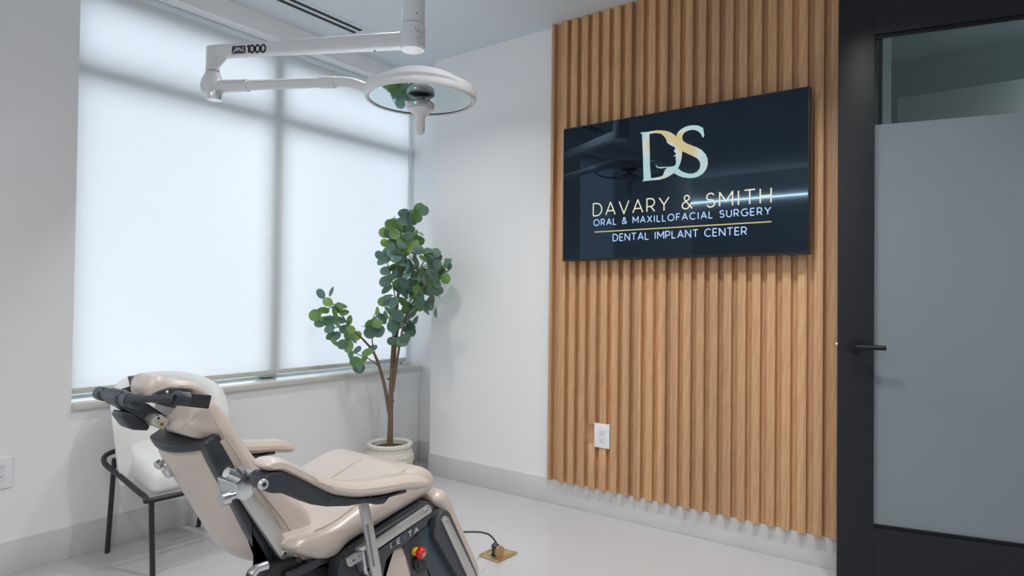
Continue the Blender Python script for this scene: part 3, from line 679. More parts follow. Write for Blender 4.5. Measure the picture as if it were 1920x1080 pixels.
# ---------------------------------------------------------------- treatment chair
dc = thing('dental_chair', 'reclined beige dental treatment chair with a black frame facing the television', 'dental chair', (-1.75, -1.55, 0))
SY0, SY1 = -1.80, -1.34
def part(name, bm, m, parent=None, lab=None):
    o = obj(name, bm, m, parent or dc)
    if lab: o['label'] = lab
    return o
seat_p = [(-2.094, 0.503), (-2.058, 0.518), (-2.0, 0.517), (-1.936, 0.524), (-1.838, 0.557), (-1.731, 0.593), (-1.65, 0.616), (-1.588, 0.614), (-1.544, 0.59), (-1.528, 0.561), (-1.54, 0.529), (-1.586, 0.511), (-1.729, 0.483), (-1.836, 0.463), (-1.896, 0.451), (-1.934, 0.429), (-1.981, 0.432), (-2.034, 0.455), (-2.077, 0.481)]
seat = part('seat', cushion(cr(seat_p, 4), SY0, SY1, .04), 'beige')
# piping seams on top of the cushion
top_p = [(-2.0, 0.517), (-1.936, 0.524), (-1.838, 0.557), (-1.731, 0.593), (-1.65, 0.616)]
for yy in (-1.765, -1.55):
    b = nb(); tube(b, cr([(x, yy, z + .001) for x, z in top_p], 4, False), .0022, 6); obj('piping', b, 'seam', seat)
# back: front pad, frame, rear shell
pad_p = [(-2.278, 0.919), (-2.242, 0.892), (-2.201, 0.833), (-2.157, 0.758), (-2.103, 0.687), (-2.039, 0.62), (-1.979, 0.56), (-1.962, 0.514), (-1.974, 0.48), (-2.01, 0.468), (-2.045, 0.471), (-2.076, 0.51), (-2.13, 0.606), (-2.179, 0.689), (-2.21, 0.749), (-2.237, 0.798), (-2.266, 0.806), (-2.299, 0.815), (-2.321, 0.827), (-2.332, 0.848), (-2.32, 0.872), (-2.312, 0.9), (-2.296, 0.916)]
pb = cushion(cr(pad_p, 4), -1.715, -1.390, .028)
A_b, D_b, N_b = V3((-2.078, -1.705, 0.46)), V3((-0.4865, 0.0, 0.8737)), V3((0.8737, 0.0, 0.4865))
for v in pb.verts:
    t = (v.co - A_b).dot(D_b); q = max(0, min(1, (t - .22) / .22)); q = q * q * (3 - 2 * q); yc = -1.553
    v.co.y = yc + (v.co.y - yc) * (1 - q * (.58 if v.co.y > yc else .12))
pad = part('backrest_pad', pb, 'beige')
b = nb(); sm = [(-2.273, 0.859), (-2.247, 0.821), (-2.209, 0.76), (-2.17, 0.696), (-2.122, 0.628), (-2.062, 0.547), (-2.032, 0.493)]
tube(b, cr([(x, -1.7155, z) for x, z in sm], 4, False), .0016, 6); obj('piping', b, 'seam', pad)
chan = [(-2.297, 0.805), (-2.277, 0.82), (-2.25, 0.801), (-2.219, 0.746), (-2.165, 0.647), (-2.113, 0.548), (-2.065, 0.457), (-2.033, 0.384), (-2.046, 0.347), (-2.16, 0.389), (-2.142, 0.422), (-2.114, 0.441), (-2.124, 0.469), (-2.167, 0.546), (-2.212, 0.638), (-2.264, 0.736)]
fr_near = part('back_frame', slabY(rnd(chan, .008), -1.712, -1.670, .006, 3), 'blackblue')
A_b, D_b, N_b = V3((-2.078, -1.705, 0.46)), V3((-0.4865, 0.0, 0.8737)), V3((0.8737, 0.0, 0.4865))
tt = 0.3925939378034258
YBC, HWB, BUL = -1.553, .157, .070
bulge = lambda y, b=BUL: -b * (1 - min(1, abs(y - YBC) / HWB) ** 2.0)
O_s = V3((A_b.x, 0, A_b.z))
ys_ = [YBC - HWB + 2 * HWB * i / 24 for i in range(25)]
ys_ = [y for y in ys_ if y < -1.455]
top_poly = [(y, bulge(y, .050) - .012) for y in ys_] + [(y, bulge(y, .045) + .022 + .018 * (1 - min(1, abs(y - YBC) / HWB) ** 2)) for y in ys_[::-1]]
part('back_crossbar', slab(nb(), rnd(top_poly, .006, 2), O_s + D_b * (tt + .004), (0, 1, 0), N_b, D_b, -.012, .012, .006), 'blackblue')
b = nb(); rows = []
nt_ = 26
for i in range(nt_ + 1):
    u = i / nt_; t = -.055 + (tt - .012 + .055) * u
    low = max(0, 1 - (t + .055) / .12); hw = HWB * math.sqrt(max(.02, 1 - (low ** 2.2) * .80)); row = []
    edge = min(1, (tt - .012 - t) / .03); dep = 1 - .75 * low ** 2 - .25 * (1 - math.sqrt(max(0, 1 - (1 - edge) ** 2)))
    for j in range(29):
        v = -1 + 2 * j / 28; y = YBC - .012 * low + hw * v; prof = (1 - abs(v) ** 2.0); ledge = .012 * (1 - abs(v) ** 14)
        row.append(b.verts.new(O_s + V3((0, y, 0)) + D_b * t - N_b * (BUL * prof * dep + ledge - .016)))
    rows.append(row)
for A_, B_ in zip(rows, rows[1:]):
    for j in range(28): b.faces.new((A_[j], A_[j + 1], B_[j + 1], B_[j]))
rim_ = rows[0] + [r[-1] for r in rows[1:]] + rows[-1][-2::-1] + [r[0] for r in rows[-2:0:-1]]
inn = [b.verts.new(v.co + N_b * .022) for v in rim_]
for i in range(len(rim_)): b.faces.new((rim_[i - 1], rim_[i], inn[i], inn[i - 1]))
b.faces.new(inn)
shell = part('rear_shell', b, 'beige')
for y, t, nn_ in ((YBC - HWB + .016, tt - .035, -.012), (YBC - HWB + .022, .035, -.012)):
    b = nb(); lathe(b, [(.007, 0), (.007, .003), (.004, .0045), (0, .003)], O_s + V3((0, y, 0)) + D_b * t + N_b * nn_, -N_b + V3((0, -.4, 0)), 14); obj('screw', b, 'chrome', shell)
st_p = [(-2.226, 0.68), (-2.2, 0.688), (-2.133, 0.602), (-2.054, 0.472), (-2.051, 0.455), (-2.068, 0.447), (-2.087, 0.456), (-2.099, 0.474)]
rail = part('back_rail', slabY(rnd(st_p, .008), -1.742, -1.722, .002, 2), 'steel', lab='brushed steel rail down the side of the back')
def bolt(px, y, par, r=.0095, m='chrome'):
    b = nb(); lathe(b, [(r, .004), (r, -.002), (r * .85, -.004), (r * .45, -.004), (r * .4, -.001), (0, -.001)], (px[0], y, px[1]), (0, 1, 0), 20)
    o = obj('bolt', b, m, par); b = nb(); lathe(b, [(r * .42, -.0035), (0, -.0036)], (px[0], y, px[1]), (0, 1, 0), 6); obj('socket', b, 'hole', o)
bolt((-2.082, 0.475), -1.743, rail)
# clamp with knobs for the near armrest
cl_p = [(-2.264, 0.715), (-2.242, 0.727), (-2.216, 0.736), (-2.198, 0.728), (-2.204, 0.708), (-2.215, 0.675), (-2.238, 0.666), (-2.255, 0.678)]
clamp = part('armrest_clamp', slabY(rnd(cl_p, .004), -1.80, -1.715, .003, 2), 'chrome', lab='silver clamp joining the armrest to the back')
k1, k2 = [(-2.287, -1.8, 0.748), (-2.255, -1.8, 0.729)]; b = nb(); tube(b, [k1, k2], .0125, 18); obj('knob', b, 'chrome', clamp)
k1, k2 = [(-2.252, -1.8, 0.739), (-2.241, -1.8, 0.743)]; b = nb(); tube(b, [k1, k2], .014, 18); obj('knob', b, 'lampseam', clamp)
k1, k2, k3 = [(-2.27, -1.81, 0.691), (-2.286, -1.81, 0.689), (-2.306, -1.81, 0.688)]; b = nb(); tube(b, [k1, k2], .010, 16); tube(b, [k2, V3(k2).lerp(V3(k3), .95)], .0165, 18); obj('knob', b, 'chrome', clamp)
b = nb(); s1 = (-2.225, -1.8, 0.717); s2 = (-2.25, -1.89, 0.735); tube(b, [s1, s2], .011, 16); obj('shaft', b, 'black', clamp)
# armrests
ap = [(-2.268, 0.778), (-2.261, 0.788), (-2.243, 0.792), (-2.214, 0.786), (-2.176, 0.765), (-2.137, 0.741), (-2.088, 0.715), (-2.037, 0.694), (-1.983, 0.679), (-1.908, 0.668), (-1.826, 0.659), (-1.761, 0.649), (-1.716, 0.631), (-1.704, 0.612), (-1.72, 0.602), (-1.778, 0.608), (-1.836, 0.617), (-1.887, 0.621), (-1.945, 0.629), (-2.001, 0.64), (-2.071, 0.665), (-2.137, 0.706), (-2.183, 0.735), (-2.221, 0.757), (-2.249, 0.763)]
asup = [(-2.27, 0.737), (-2.266, 0.755), (-2.254, 0.762), (-2.221, 0.759), (-2.176, 0.732), (-2.121, 0.696), (-2.071, 0.665), (-2.001, 0.64), (-1.926, 0.623), (-1.867, 0.618), (-1.804, 0.616), (-1.873, 0.612), (-1.892, 0.598), (-1.922, 0.603), (-1.96, 0.618), (-2.018, 0.624), (-2.087, 0.64), (-2.136, 0.658), (-2.175, 0.682), (-2.22, 0.706), (-2.248, 0.712), (-2.264, 0.722)]
def armrest(yc):
    sg_ = -1 if yc < -1.55 else 1
    tip = max(x for x, z in ap); sh_ = lambda q: [(tip - .055 + (x - tip) * .78, z + .025) for x, z in q] if sg_ > 0 else q
    a = part('armrest', cushion(cr(sh_(ap), 4), yc - .045, yc + .045, .032), 'beige')
    s = obj('arm_support', slabY(rnd(sh_(asup), .006, 2), yc - .032, yc + .032, .005, 3), 'blackblue', a)
    return a, s
aN, sN = armrest(-1.90); aF, sF = armrest(-1.30)
bolt((-2.272, 0.74), -1.934, sN, .013)
b = nb(); tube(b, [(-2.10, -1.30, asup[0][1] + .02), (-2.10, -1.42, asup[0][1] + .02)], .011, 14); obj('shaft', b, 'black', sF)
for px in [(-2.095, 0.659), (-2.085, 0.657), (-1.945, 0.631), (-1.942, 0.62)]:
    b = nb(); lathe(b, [(.003, .001), (.003, -.0008), (0, -.0008)], (px[0], -1.932, px[1]), (0, 1, 0), 10); obj('pin', b, 'hole', sN)
# slotted link under the near armrest
lk = [(-1.945, 0.613), (-1.912, 0.605), (-1.893, 0.536), (-1.861, 0.404), (-1.851, 0.348), (-1.88, 0.358), (-1.897, 0.416), (-1.924, 0.537)]
lo = part('support_link', slabY(rnd(lk, .003, 2), -1.886, -1.874, .0015, 2), 'steel', lab='slim slotted steel link under the armrest')
sl = [(-1.92, 0.537), (-1.912, 0.538), (-1.884, 0.411), (-1.892, 0.412)]
obj('slot', slabY(sl, -1.8875, -1.885), 'lampseam', lo)
blk = [(-1.91, 0.456), (-1.875, 0.462), (-1.855, 0.383), (-1.861, 0.373), (-1.885, 0.375), (-1.897, 0.388)]
bk = part('link_block', slabY(rnd(blk, .004, 2), -1.865, -1.825, .003, 2), 'chrome', lab='silver sliding block on the seat rail')
for px in [(-1.912, 0.399), (-1.89, 0.398)]:
    b = nb(); lathe(b, [(.0045, .001), (.0045, -.001), (0, -.001)], (px[0], -1.866, px[1]), (0, 1, 0), 12); obj('screw', b, 'hole', bk)
# seat frame with side panel and steel rail
sf = [(-1.963, 0.362), (-1.955, 0.416), (-1.937, 0.437), (-1.908, 0.449), (-1.828, 0.467), (-1.72, 0.489), (-1.614, 0.509), (-1.586, 0.505), (-1.568, 0.483), (-1.573, 0.455), (-1.6, 0.448), (-1.741, 0.419), (-1.821, 0.403), (-1.876, 0.383), (-1.891, 0.336)]
part('seat_frame', slabY(rnd(sf, .010), -1.822, -1.765, .008, 3), 'blackblue')
part('seat_frame', slabY(rnd(sf, .010), -1.375, -1.318, .008, 3), 'blackblue')
sr = [(-1.94, 0.435), (-1.896, 0.444), (-1.755, 0.473), (-1.608, 0.505), (-1.595, 0.494), (-1.594, 0.477), (-1.754, 0.444), (-1.895, 0.413), (-1.926, 0.408), (-1.936, 0.416)]
rl = part('seat_rail', slabY(rnd(sr, .004, 2), -1.832, -1.822, .0015, 2), 'steel', lab='brushed steel rail along the seat')
for px in [(-1.92, 0.427), (-1.624, 0.491)]: bolt(px, -1.833, rl, .0075, 'steel')
pn = [(-1.843, 0.416), (-1.752, 0.436), (-1.592, 0.473), (-1.612, 0.44), (-1.662, 0.425), (-1.702, 0.408), (-1.725, 0.402), (-1.756, 0.402), (-1.786, 0.382), (-1.798, 0.338), (-1.805, 0.293), (-1.856, 0.311), (-1.849, 0.384)]
pnl = part('side_panel', slabY(pn, -1.827, -1.79, 0), 'darkgrey', lab='charcoal side panel with white lettering')
t0, t1 = V3((-1.769, -1.828, 0.413)), V3((-1.652, -1.828, 0.431)); te = (t1 - t0); tw = te.length; te.normalize(); tu = V3((-te.z, 0, te.x))
b = nb(); b2 = nb(); b3 = nb(); hgt = .0155; xs = 0; gap = (tw - sum(GL[c][0] for c in 'DEXTA') * hgt * 1.25) / 4
for ch in 'DEXTA':
    for l in GL[ch][1]: stroke(b2 if ch == 'X' else (b if ch in 'DE' else b3), [(xs + p[0] * hgt * 1.25, p[1] * hgt) for p in l], .0030, t0, te, tu, V3((0, -1, 0)), .0005)
    xs += GL[ch][0] * hgt * 1.25 + gap
obj('lettering', b, 'inkwhite', pnl); obj('lettering', b3, 'inkwhite', pnl); obj('emblem', b2, 'inkblue', pnl)
sl_p = [(-1.626, 0.406), (-1.576, 0.422), (-1.542, 0.379), (-1.479, 0.289), (-1.401, 0.171), (-1.377, 0.128), (-1.517, 0.179), (-1.579, 0.289)]
part('leg_panel', slabY(sl_p, -1.795, -1.31, .003, 2), 'slate', lab='slate grey panel behind the footrest frame')
ft = [(-1.708, 0.389), (-1.638, 0.412), (-1.607, 0.336), (-1.549, 0.175), (-1.654, 0.214), (-1.687, 0.344)]
part('front_post', slabY(ft, -1.808, -1.76, .002, 2), 'darkgrey')
rc_p = [(-1.696, 0.397), (-1.647, 0.413), (-1.621, 0.345), (-1.672, 0.368)]
part('recess', slabY(rc_p, -1.8065, -1.80), 'hole')
cv = [(-1.812, 0.26), (-1.797, 0.36), (-1.78, 0.39), (-1.75, 0.404), (-1.714, 0.404), (-1.693, 0.373), (-1.665, 0.3), (-1.635, 0.194)]
part('base_cover', cushion(cr(cv, 3), -1.818, -1.42, .016), 'beige')
# emergency stop and power inlet
e0 = V3((-1.648, -1.806, 0.362)); ed = V3((.20, -.97, -.06)).normalized()
b = nb(); lathe(b, [(.013, 0), (.0135, .010), (.012, .014)], e0, ed, 24); es = part('stop_button', b, 'yellow', lab='red emergency stop button on a yellow collar')
b = nb(); lathe(b, [(.010, .012), (.017, .018), (.0195, .024), (.0195, .032), (.017, .037), (0, .039)], e0, ed, 28); cp = obj('button_cap', b, 'red', es)
ee = ed.cross(V3((0, 0, 1))).normalized(); eu = ed.cross(ee); ee = -ee if ee.x < 0 else ee; eu = V3((0, 0, 1)) - ed * ed.z; eu.normalize()
b = nb(); lettering(b, 'EMO', e0 + ed * .0395 - ee * .008 - eu * .006, ee, eu, .016, .008, .0018, .0004 if ee.cross(eu).dot(ed) > 0 else -.0004); obj('lettering', b, 'inkwhite', cp)
pi_ = [(-1.659, 0.337), (-1.638, 0.344), (-1.608, 0.32), (-1.602, 0.291), (-1.632, 0.287), (-1.654, 0.308)]
pin = part('power_inlet', slabY(rnd(pi_, .003, 2), -1.822, -1.80, .002, 2), 'black')
obj('rocker', slabY([(-1.648, 0.332), (-1.631, 0.319), (-1.628, 0.305), (-1.643, 0.308)], -1.826, -1.82, .001, 2), 'blackblue', pin)
# footrest
ff = [(-1.554, 0.442), (-1.534, 0.461), (-1.505, 0.459), (-1.488, 0.444), (-1.349, 0.207), (-1.312, 0.129), (-1.295, 0.085), (-1.395, 0.131), (-1.445, 0.213), (-1.569, 0.389)]
part('footrest_frame', slabY(rnd(ff, .006), -1.82, -1.765, .006, 3), 'darkgrey')
part('footrest_frame', slabY(rnd(ff, .006), -1.375, -1.32, .006, 3), 'darkgrey')
fs = [(-1.54, 0.434), (-1.522, 0.445), (-1.508, 0.436), (-1.369, 0.21), (-1.344, 0.16), (-1.38, 0.169), (-1.404, 0.203)]
fr = part('footrest_rail', slabY(rnd(fs, .003, 2), -1.829, -1.82, .0015, 2), 'steel', lab='brushed steel rail down the footrest')
bolt((-1.521, 0.429), -1.830, fr, .0055, 'steel')
fp = [(-1.542, 0.49), (-1.524, 0.514), (-1.492, 0.517), (-1.464, 0.496), (-1.43, 0.436), (-1.364, 0.323), (-1.301, 0.216), (-1.288, 0.18), (-1.287, 0.137), (-1.28, 0.096), (-1.314, 0.093), (-1.348, 0.139), (-1.415, 0.267), (-1.473, 0.374), (-1.512, 0.446)]
part('footrest_pad', cushion(cr(fp, 4), SY0, SY1, .03), 'beige')
hb_p = [(-1.565, 0.49), (-1.507, 0.461), (-1.495, 0.416), (-1.543, 0.402), (-1.569, 0.441)]
part('knee_hinge', slabY(rnd(hb_p, .005), -1.79, -1.31, .003, 2), 'black')
# undercarriage
uc = [(-2.115, 0.457), (-2.069, 0.459), (-2.038, 0.447), (-1.977, 0.409), (-1.901, 0.393), (-1.845, 0.369), (-1.843, 0.264), (-2.176, 0.388), (-2.154, 0.435)]
part('undercarriage', slabY(uc, -1.76, -1.68, .004, 2), 'black')
b = nb(); q0, q1 = [(-2.098, -1.772, 0.423), (-1.965, -1.772, 0.432)]; q0 = V3(q0); q1 = V3(q1); qd = (q1 - q0).normalized()
slab(b, rnd([(0, -.012), ((q1 - q0).length, -.012), ((q1 - q0).length, .012), (0, .012)], .004), q0, qd, V3((-qd.z, 0, qd.x)), (0, -1, 0), -.006, .006, .002); part('lift_link', b, 'blackblue')
bolt((-2.061, 0.458), -1.778, dc, .008, 'black')
b = nb(); b_l = [(-2.196, -1.77, 0.462), (-2.181, -1.77, 0.473), (-2.153, -1.77, 0.472)]; tube(b, b_l, .012, 14); part('release_lever', b, 'chrome')
b = nb(); box(b, -1.92, -1.60, -1.68, -1.42, .03, .38, .02, 3); part('base_column', b, 'beige')
b = nb(); slabZ(rnd([(-1.98, -1.76), (-1.40, -1.76), (-1.40, -1.34), (-1.98, -1.34)], .08), 0, .035, .008, 3, b); part('base_plate', b, 'black')
# knobs on the rear shell
for ty, r, ln in (((-1.4808, 0.3308), .013, .030), ((-1.5193, 0.3161), .017, .032)):
    b = nb(); o_ = O_s + V3((0, ty[0], 0)) + D_b * ty[1] - N_b * .045
    lathe(b, [(.0065, -.01), (.0065, ln - .018), (r, ln - .016), (r + .001, ln - .004), (r - .003, ln), (0, ln)], o_, -N_b, 22); obj('knob', b, 'chrome', shell)
# headrest
HY = -1.545
bar = [(-2.451, 0.92), (-2.438, 0.931), (-2.412, 0.919), (-2.368, 0.9), (-2.328, 0.867), (-2.296, 0.839), (-2.281, 0.808), (-2.301, 0.817), (-2.347, 0.837), (-2.398, 0.872), (-2.44, 0.905)]
ha = part('headrest_arm', slabY(rnd(bar, .006), HY - .028, HY + .028, .004, 3), 'blackblue')
bt = [(-2.377, 0.865), (-2.367, 0.875), (-2.354, 0.876), (-2.332, 0.855), (-2.348, 0.837), (-2.365, 0.847), (-2.375, 0.854)]
br_ = obj('bracket', slabY(rnd(bt, .004), HY - .067, HY - .020, .001, 2), 'steel', ha)
for px, mm in zip([(-2.363, 0.868), (-2.355, 0.852)], ('chrome', 'brass')): bolt(px, HY - .0675, br_, .0075, mm)
wg = [(-2.433, 0.877), (-2.426, 0.889), (-2.402, 0.878), (-2.363, 0.843), (-2.369, 0.832), (-2.403, 0.839), (-2.413, 0.846)]
obj('lock_lever', slabY(rnd(wg, .004), HY - .03, HY + .03, .005, 3), 'blackblue', ha)
AX, AZ = -2.429, .921
b = nb(); lathe(b, [(0, -.115), (.0155, -.115), (.0175, -.111), (.0175, -.085), (.012, -.082), (.012, -.075), (.018, -.072), (.018, -.035), (.021, -.033), (.021, .030), (.014, .034), (.014, .075), (.0175, .078), (.0175, .105), (.0155, .11), (0, .11)], (AX, HY, AZ), (0, 1, 0), 28); pv = obj('pivot', b, 'blackblue', ha)
n0, n1, n2, n3 = [(-2.447, -1.645, 0.927), (-2.382, -1.735, 0.933), (-2.351, -1.735, 0.926), (-2.303, -1.735, 0.915)]
b = nb(); tube(b, [n0, n1], .0085, 14); rd = obj('grip_rod', b, 'blackblue', ha)
b = nb(); tube(b, [n1, V3(n1).lerp(V3(n2), .5), n2], [.0185, .0165, .0175], 20); g1 = obj('grip_neck', b, 'blackblue', rd)
def block(p, q, w, h):
    p, q = V3(p), V3(q); d = (q - p).normalized(); u = V3((0, 1, 0)); v = d.cross(u); L_ = (q - p).length
    return slab(nb(), rnd([(-w, -h), (w, -h), (w, h), (-w, h)], .003), p, u, v, d, 0, L_, .002, 2)
obj('grip_block', block(n2, n3, .016, .0165), 'black', rd)
f0, f1, f2, f3 = [(-2.387, -1.445, 0.917), (-2.34, -1.445, 0.928), (-2.346, -1.445, 0.943), (-2.351, -1.445, 0.959)]
b = nb(); tube(b, [f0, f1], .0085, 14); rd2 = obj('grip_rod', b, 'blackblue', ha)
f_a = V3(f1) + V3((.0, .0, -.005)); obj('grip_block', slabY(rnd([(-2.361, 0.958), (-2.332, 0.959), (-2.329, 0.925), (-2.353, 0.926)], .003), -1.462, -1.43, .003, 2), 'blackblue', rd2)
hcp = [(-2.382, 0.925), (-2.383, 0.947), (-2.373, 0.966), (-2.354, 0.973), (-2.331, 0.964), (-2.309, 0.956), (-2.28, 0.952), (-2.251, 0.942), (-2.227, 0.924), (-2.209, 0.895), (-2.219, 0.883), (-2.243, 0.905), (-2.272, 0.92), (-2.3, 0.923), (-2.324, 0.917), (-2.341, 0.909), (-2.363, 0.912)]
hp_ = part('headrest', cushion(cr(hcp, 4), HY - .055, HY + .055, .022), 'beige')
lob = [(-2.378, 0.935), (-2.376, 0.96), (-2.361, 0.972), (-2.334, 0.967), (-2.32, 0.954), (-2.328, 0.938), (-2.349, 0.924)]
obj('side_lobe', cushion(cr(lob, 4), HY - .02, HY + .07, .03), 'beige', hp_)
hpl = [(-2.374, 0.925), (-2.356, 0.935), (-2.327, 0.941), (-2.295, 0.936), (-2.266, 0.918), (-2.257, 0.897), (-2.272, 0.864), (-2.308, 0.881), (-2.349, 0.901)]
hpp = obj('headrest_plate', slabY(rnd(hpl, .006), HY - .060, HY + .05, .004, 3), 'blackblue', hp_)
px = (-2.338, 0.93)
b = nb(); lathe(b, [(.004, .001), (.004, -.001), (.002, -.003), (0, -.0035)], (px[0], HY - .0605, px[1]), (0, 1, 0), 12); obj('screw', b, 'chrome', hpp)

# ---------------------------------------------------------------- white tub chair under the window
GX = -1.632
tc_ = thing('tub_chair', 'white leatherette tub chair on thin black legs under the window', 'chair', (GX, -.30, 0))
# shell: swept round a U in plan
b = nb(); ns = 40
def plan(s, off):            # s in -1..1 from the left wing to the right wing
    a = math.radians(180 - (s + 1) / 2 * 180); hw, dp = .240 + off, .205 + off
    ex = 2.05
    cx, sy = math.cos(a), math.sin(a)
    return (GX - .030 + hw * math.copysign(abs(cx) ** (2 / ex), cx), -.270 + dp * abs(sy) ** (2 / ex))
def wing(s): return abs(s)
rings = []
for i in range(ns + 1):
    s = -1 + 2 * i / ns; w = abs(s)
    top = .805 - .115 * w ** 2.2 - (.09 * max(0, (w - .80) / .20) ** 2); bot = .345 + .06 * (1 - w)
    xo, yo = plan(s, .0); xi, yi = plan(s, -.055)
    th = []
    nn = V3((xo - xi, yo - yi, 0)); 
    for k in range(9):
        t = k / 8; z = bot + (top - .025 - bot) * t
        lean = .045 * (t - .4) * (1 - .25 * w)
        d = nn.normalized() * lean
        th.append((xo + d.x, yo + d.y, z))
    d = nn.normalized() * (.045 * .6)
    for a in (30, 60, 90, 120, 150):
        c = V3((xo, yo, 0)) + d - nn * .5; th.append(tuple((c + nn * .5 * math.cos(math.radians(a)))[:2]) + (top - .025 + .025 * math.sin(math.radians(a)),))
    for k in range(9):
        t = 1 - k / 8; z = bot + (top - .025 - bot) * t; lean = .045 * (t - .4) * (1 - .25 * w); d = nn.normalized() * lean
        th.append((xi + d.x, yi + d.y, z))
    rings.append([b.verts.new(p) for p in th])
for A, B in zip(rings, rings[1:]):
    for j in range(len(A)): b.faces.new((A[j - 1], A[j], B[j], B[j - 1]))
b.faces.new(rings[0][::-1]); b.faces.new(rings[-1])
obj('back_shell', b, 'ivory', tc_, ang=60)
sq = rnd([(GX - .232, -.495), (GX + .232, -.495), (GX + .205, -.11), (GX - .205, -.11)], .05, 6)
b = nb(); slabZ(sq, .325, .432, .038, 6, b)
for v in b.verts:
    if v.co.z > .42: v.co.z += .012 * (1 - ((v.co.x - GX) / .24) ** 2)
    v.co.z += (v.co.y + .495) * .16
obj('seat', b, 'ivory', tc_)
fz = lambda y: .322 + max(0, y + .50) * .29
loop = [(GX + .245, -.28), (GX + .245, -.46), (GX + .215, -.505), (GX - .215, -.505), (GX - .245, -.46), (GX - .262, -.28), (GX - .272, -.13), (GX - .20, -.055), (GX, -.040), (GX + .17, -.055), (GX + .245, -.13)]
b = nb(); pts = [(x, y, fz(y)) for x, y in cr(loop, 5)]; tube(b, pts + pts[:1], .0112, 12, False); obj('frame_tube', b, 'black', tc_)
for x, y, fx_, fy_ in ((GX - .228, -.485, -1.852, -.492), (GX + .228, -.485, -1.435, -.492), (GX - .225, -.12, -1.861, -.075), (GX + .225, -.12, -1.441, -.075)):
    b = nb(); tube(b, [(x, y, fz(y) + .0), (fx_, fy_, 0)], .0108, 14); l_ = obj('leg', b, 'black', tc_)

# ---------------------------------------------------------------- potted eucalyptus
PX, PY = -.31, -.255
pt_ = thing('potted_tree', 'potted eucalyptus tree with round leaves in the corner by the window', 'plant', (PX, PY, 0))
b = nb(); lathe(b, [(0, 0), (.088, 0), (.100, .015), (.130, .075), (.147, .125), (.150, .165), (.143, .200), (.131, .222), (.130, .228), (.141, .236), (.142, .250), (.136, .257), (.122, .257), (.114, .248), (.114, .215), (.0, .215)], (PX, PY, 0), seg=56); po = obj('pot', b, 'pot', pt_)
for z, r, n_, am in ((.213, .1365, 40, .004), (.175, .1495, 48, .004), (.150, .1505, 48, .004)):
    b = nb(); tube(b, [(PX + (r + am * .3 * (i % 2)) * math.cos(2 * math.pi * i / n_), PY + (r + am * .3 * (i % 2)) * math.sin(2 * math.pi * i / n_), z + .003 * (i % 2)) for i in range(n_ + 1)], .003, 6, False); obj('relief_band', b, 'pot', po)
b = nb(); lathe(b, [(.1145, .222), (.08, .228), (.03, .231), (0, .232)], (PX, PY, 0), seg=32); obj('soil', b, 'soil', pt_)
def stem(name, pts, r0, r1, m, par=None):
    p = cr(pts, 4, False); k = len(p); b = nb(); tube(b, p, [r0 + (r1 - r0) * i / (k - 1) for i in range(k)], 8); return obj(name, b, m, par or pt_)
main = [(-0.31, -0.256, 0.199), (-0.311, -0.259, 0.355), (-0.313, -0.262, 0.541), (-0.312, -0.267, 0.693), (-0.311, -0.273, 0.862), (-0.31, -0.296, 1.066), (-0.308, -0.322, 1.302), (-0.312, -0.356, 1.536), (-0.293, -0.404, 1.696)]
main[0] = (PX, PY, .22)
tk = stem('trunk', main, .0195, .004, 'bark')
brs = [[(-0.317, -0.254, 0.439), (-0.336, -0.232, 0.598), (-0.358, -0.204, 0.726), (-0.391, -0.179, 0.828), (-0.446, -0.141, 0.91), (-0.51, -0.089, 0.99), (-0.575, -0.038, 1.113), (-0.632, 0.021, 1.175)], [(-0.307, -0.27, 0.575), (-0.312, -0.301, 0.713), (-0.324, -0.339, 0.85), (-0.323, -0.378, 1.002), (-0.326, -0.462, 1.152), (-0.316, -0.563, 1.267), (-0.314, -0.669, 1.353)], [(-0.304, -0.278, 0.727), (-0.293, -0.281, 0.896), (-0.264, -0.291, 1.065), (-0.263, -0.364, 1.236), (-0.256, -0.48, 1.402), (-0.254, -0.535, 1.467)], [(-0.363, -0.199, 0.74), (-0.397, -0.137, 0.785), (-0.427, -0.08, 0.807), (-0.455, -0.025, 0.84)], [(-0.389, -0.182, 0.821), (-0.41, -0.189, 0.897), (-0.428, -0.202, 1.015), (-0.413, -0.223, 1.082)], [(-0.306, -0.302, 1.066), (-0.351, -0.312, 1.234), (-0.394, -0.308, 1.366), (-0.429, -0.296, 1.43)], [(-0.304, -0.328, 1.302), (-0.31, -0.273, 1.472), (-0.326, -0.238, 1.608), (-0.307, -0.266, 1.694)], [(-0.5, -0.102, 0.977), (-0.527, -0.032, 0.989), (-0.56, 0.03, 0.967)], [(-0.548, -0.056, 1.063), (-0.604, -0.049, 1.113), (-0.665, 0.001, 1.063)], [(-0.316, -0.563, 1.267), (-0.301, -0.616, 1.219), (-0.296, -0.656, 1.171)], [(-0.265, -0.466, 1.369), (-0.26, -0.575, 1.367), (-0.231, -0.649, 1.376)]]
for i, bb in enumerate(brs): stem('branch', bb, (.012, .010, .009)[i] if i < 3 else .004, .0022, 'bark' if i < 3 else 'twig')
for kx in [(-0.339, -0.263, 0.658), (-0.318, -0.287, 0.521)]:
    b = nb(); lathe(b, [(0, -.008), (.008, -.004), (.009, .003), (.004, .009), (0, .010)], kx, seg=10); obj('knot', b, 'bark', tk)
camp = V3((-3.1349, -3.2782, 1.1802))
random.seed(21)
fol = nb(); leaf_n = 0
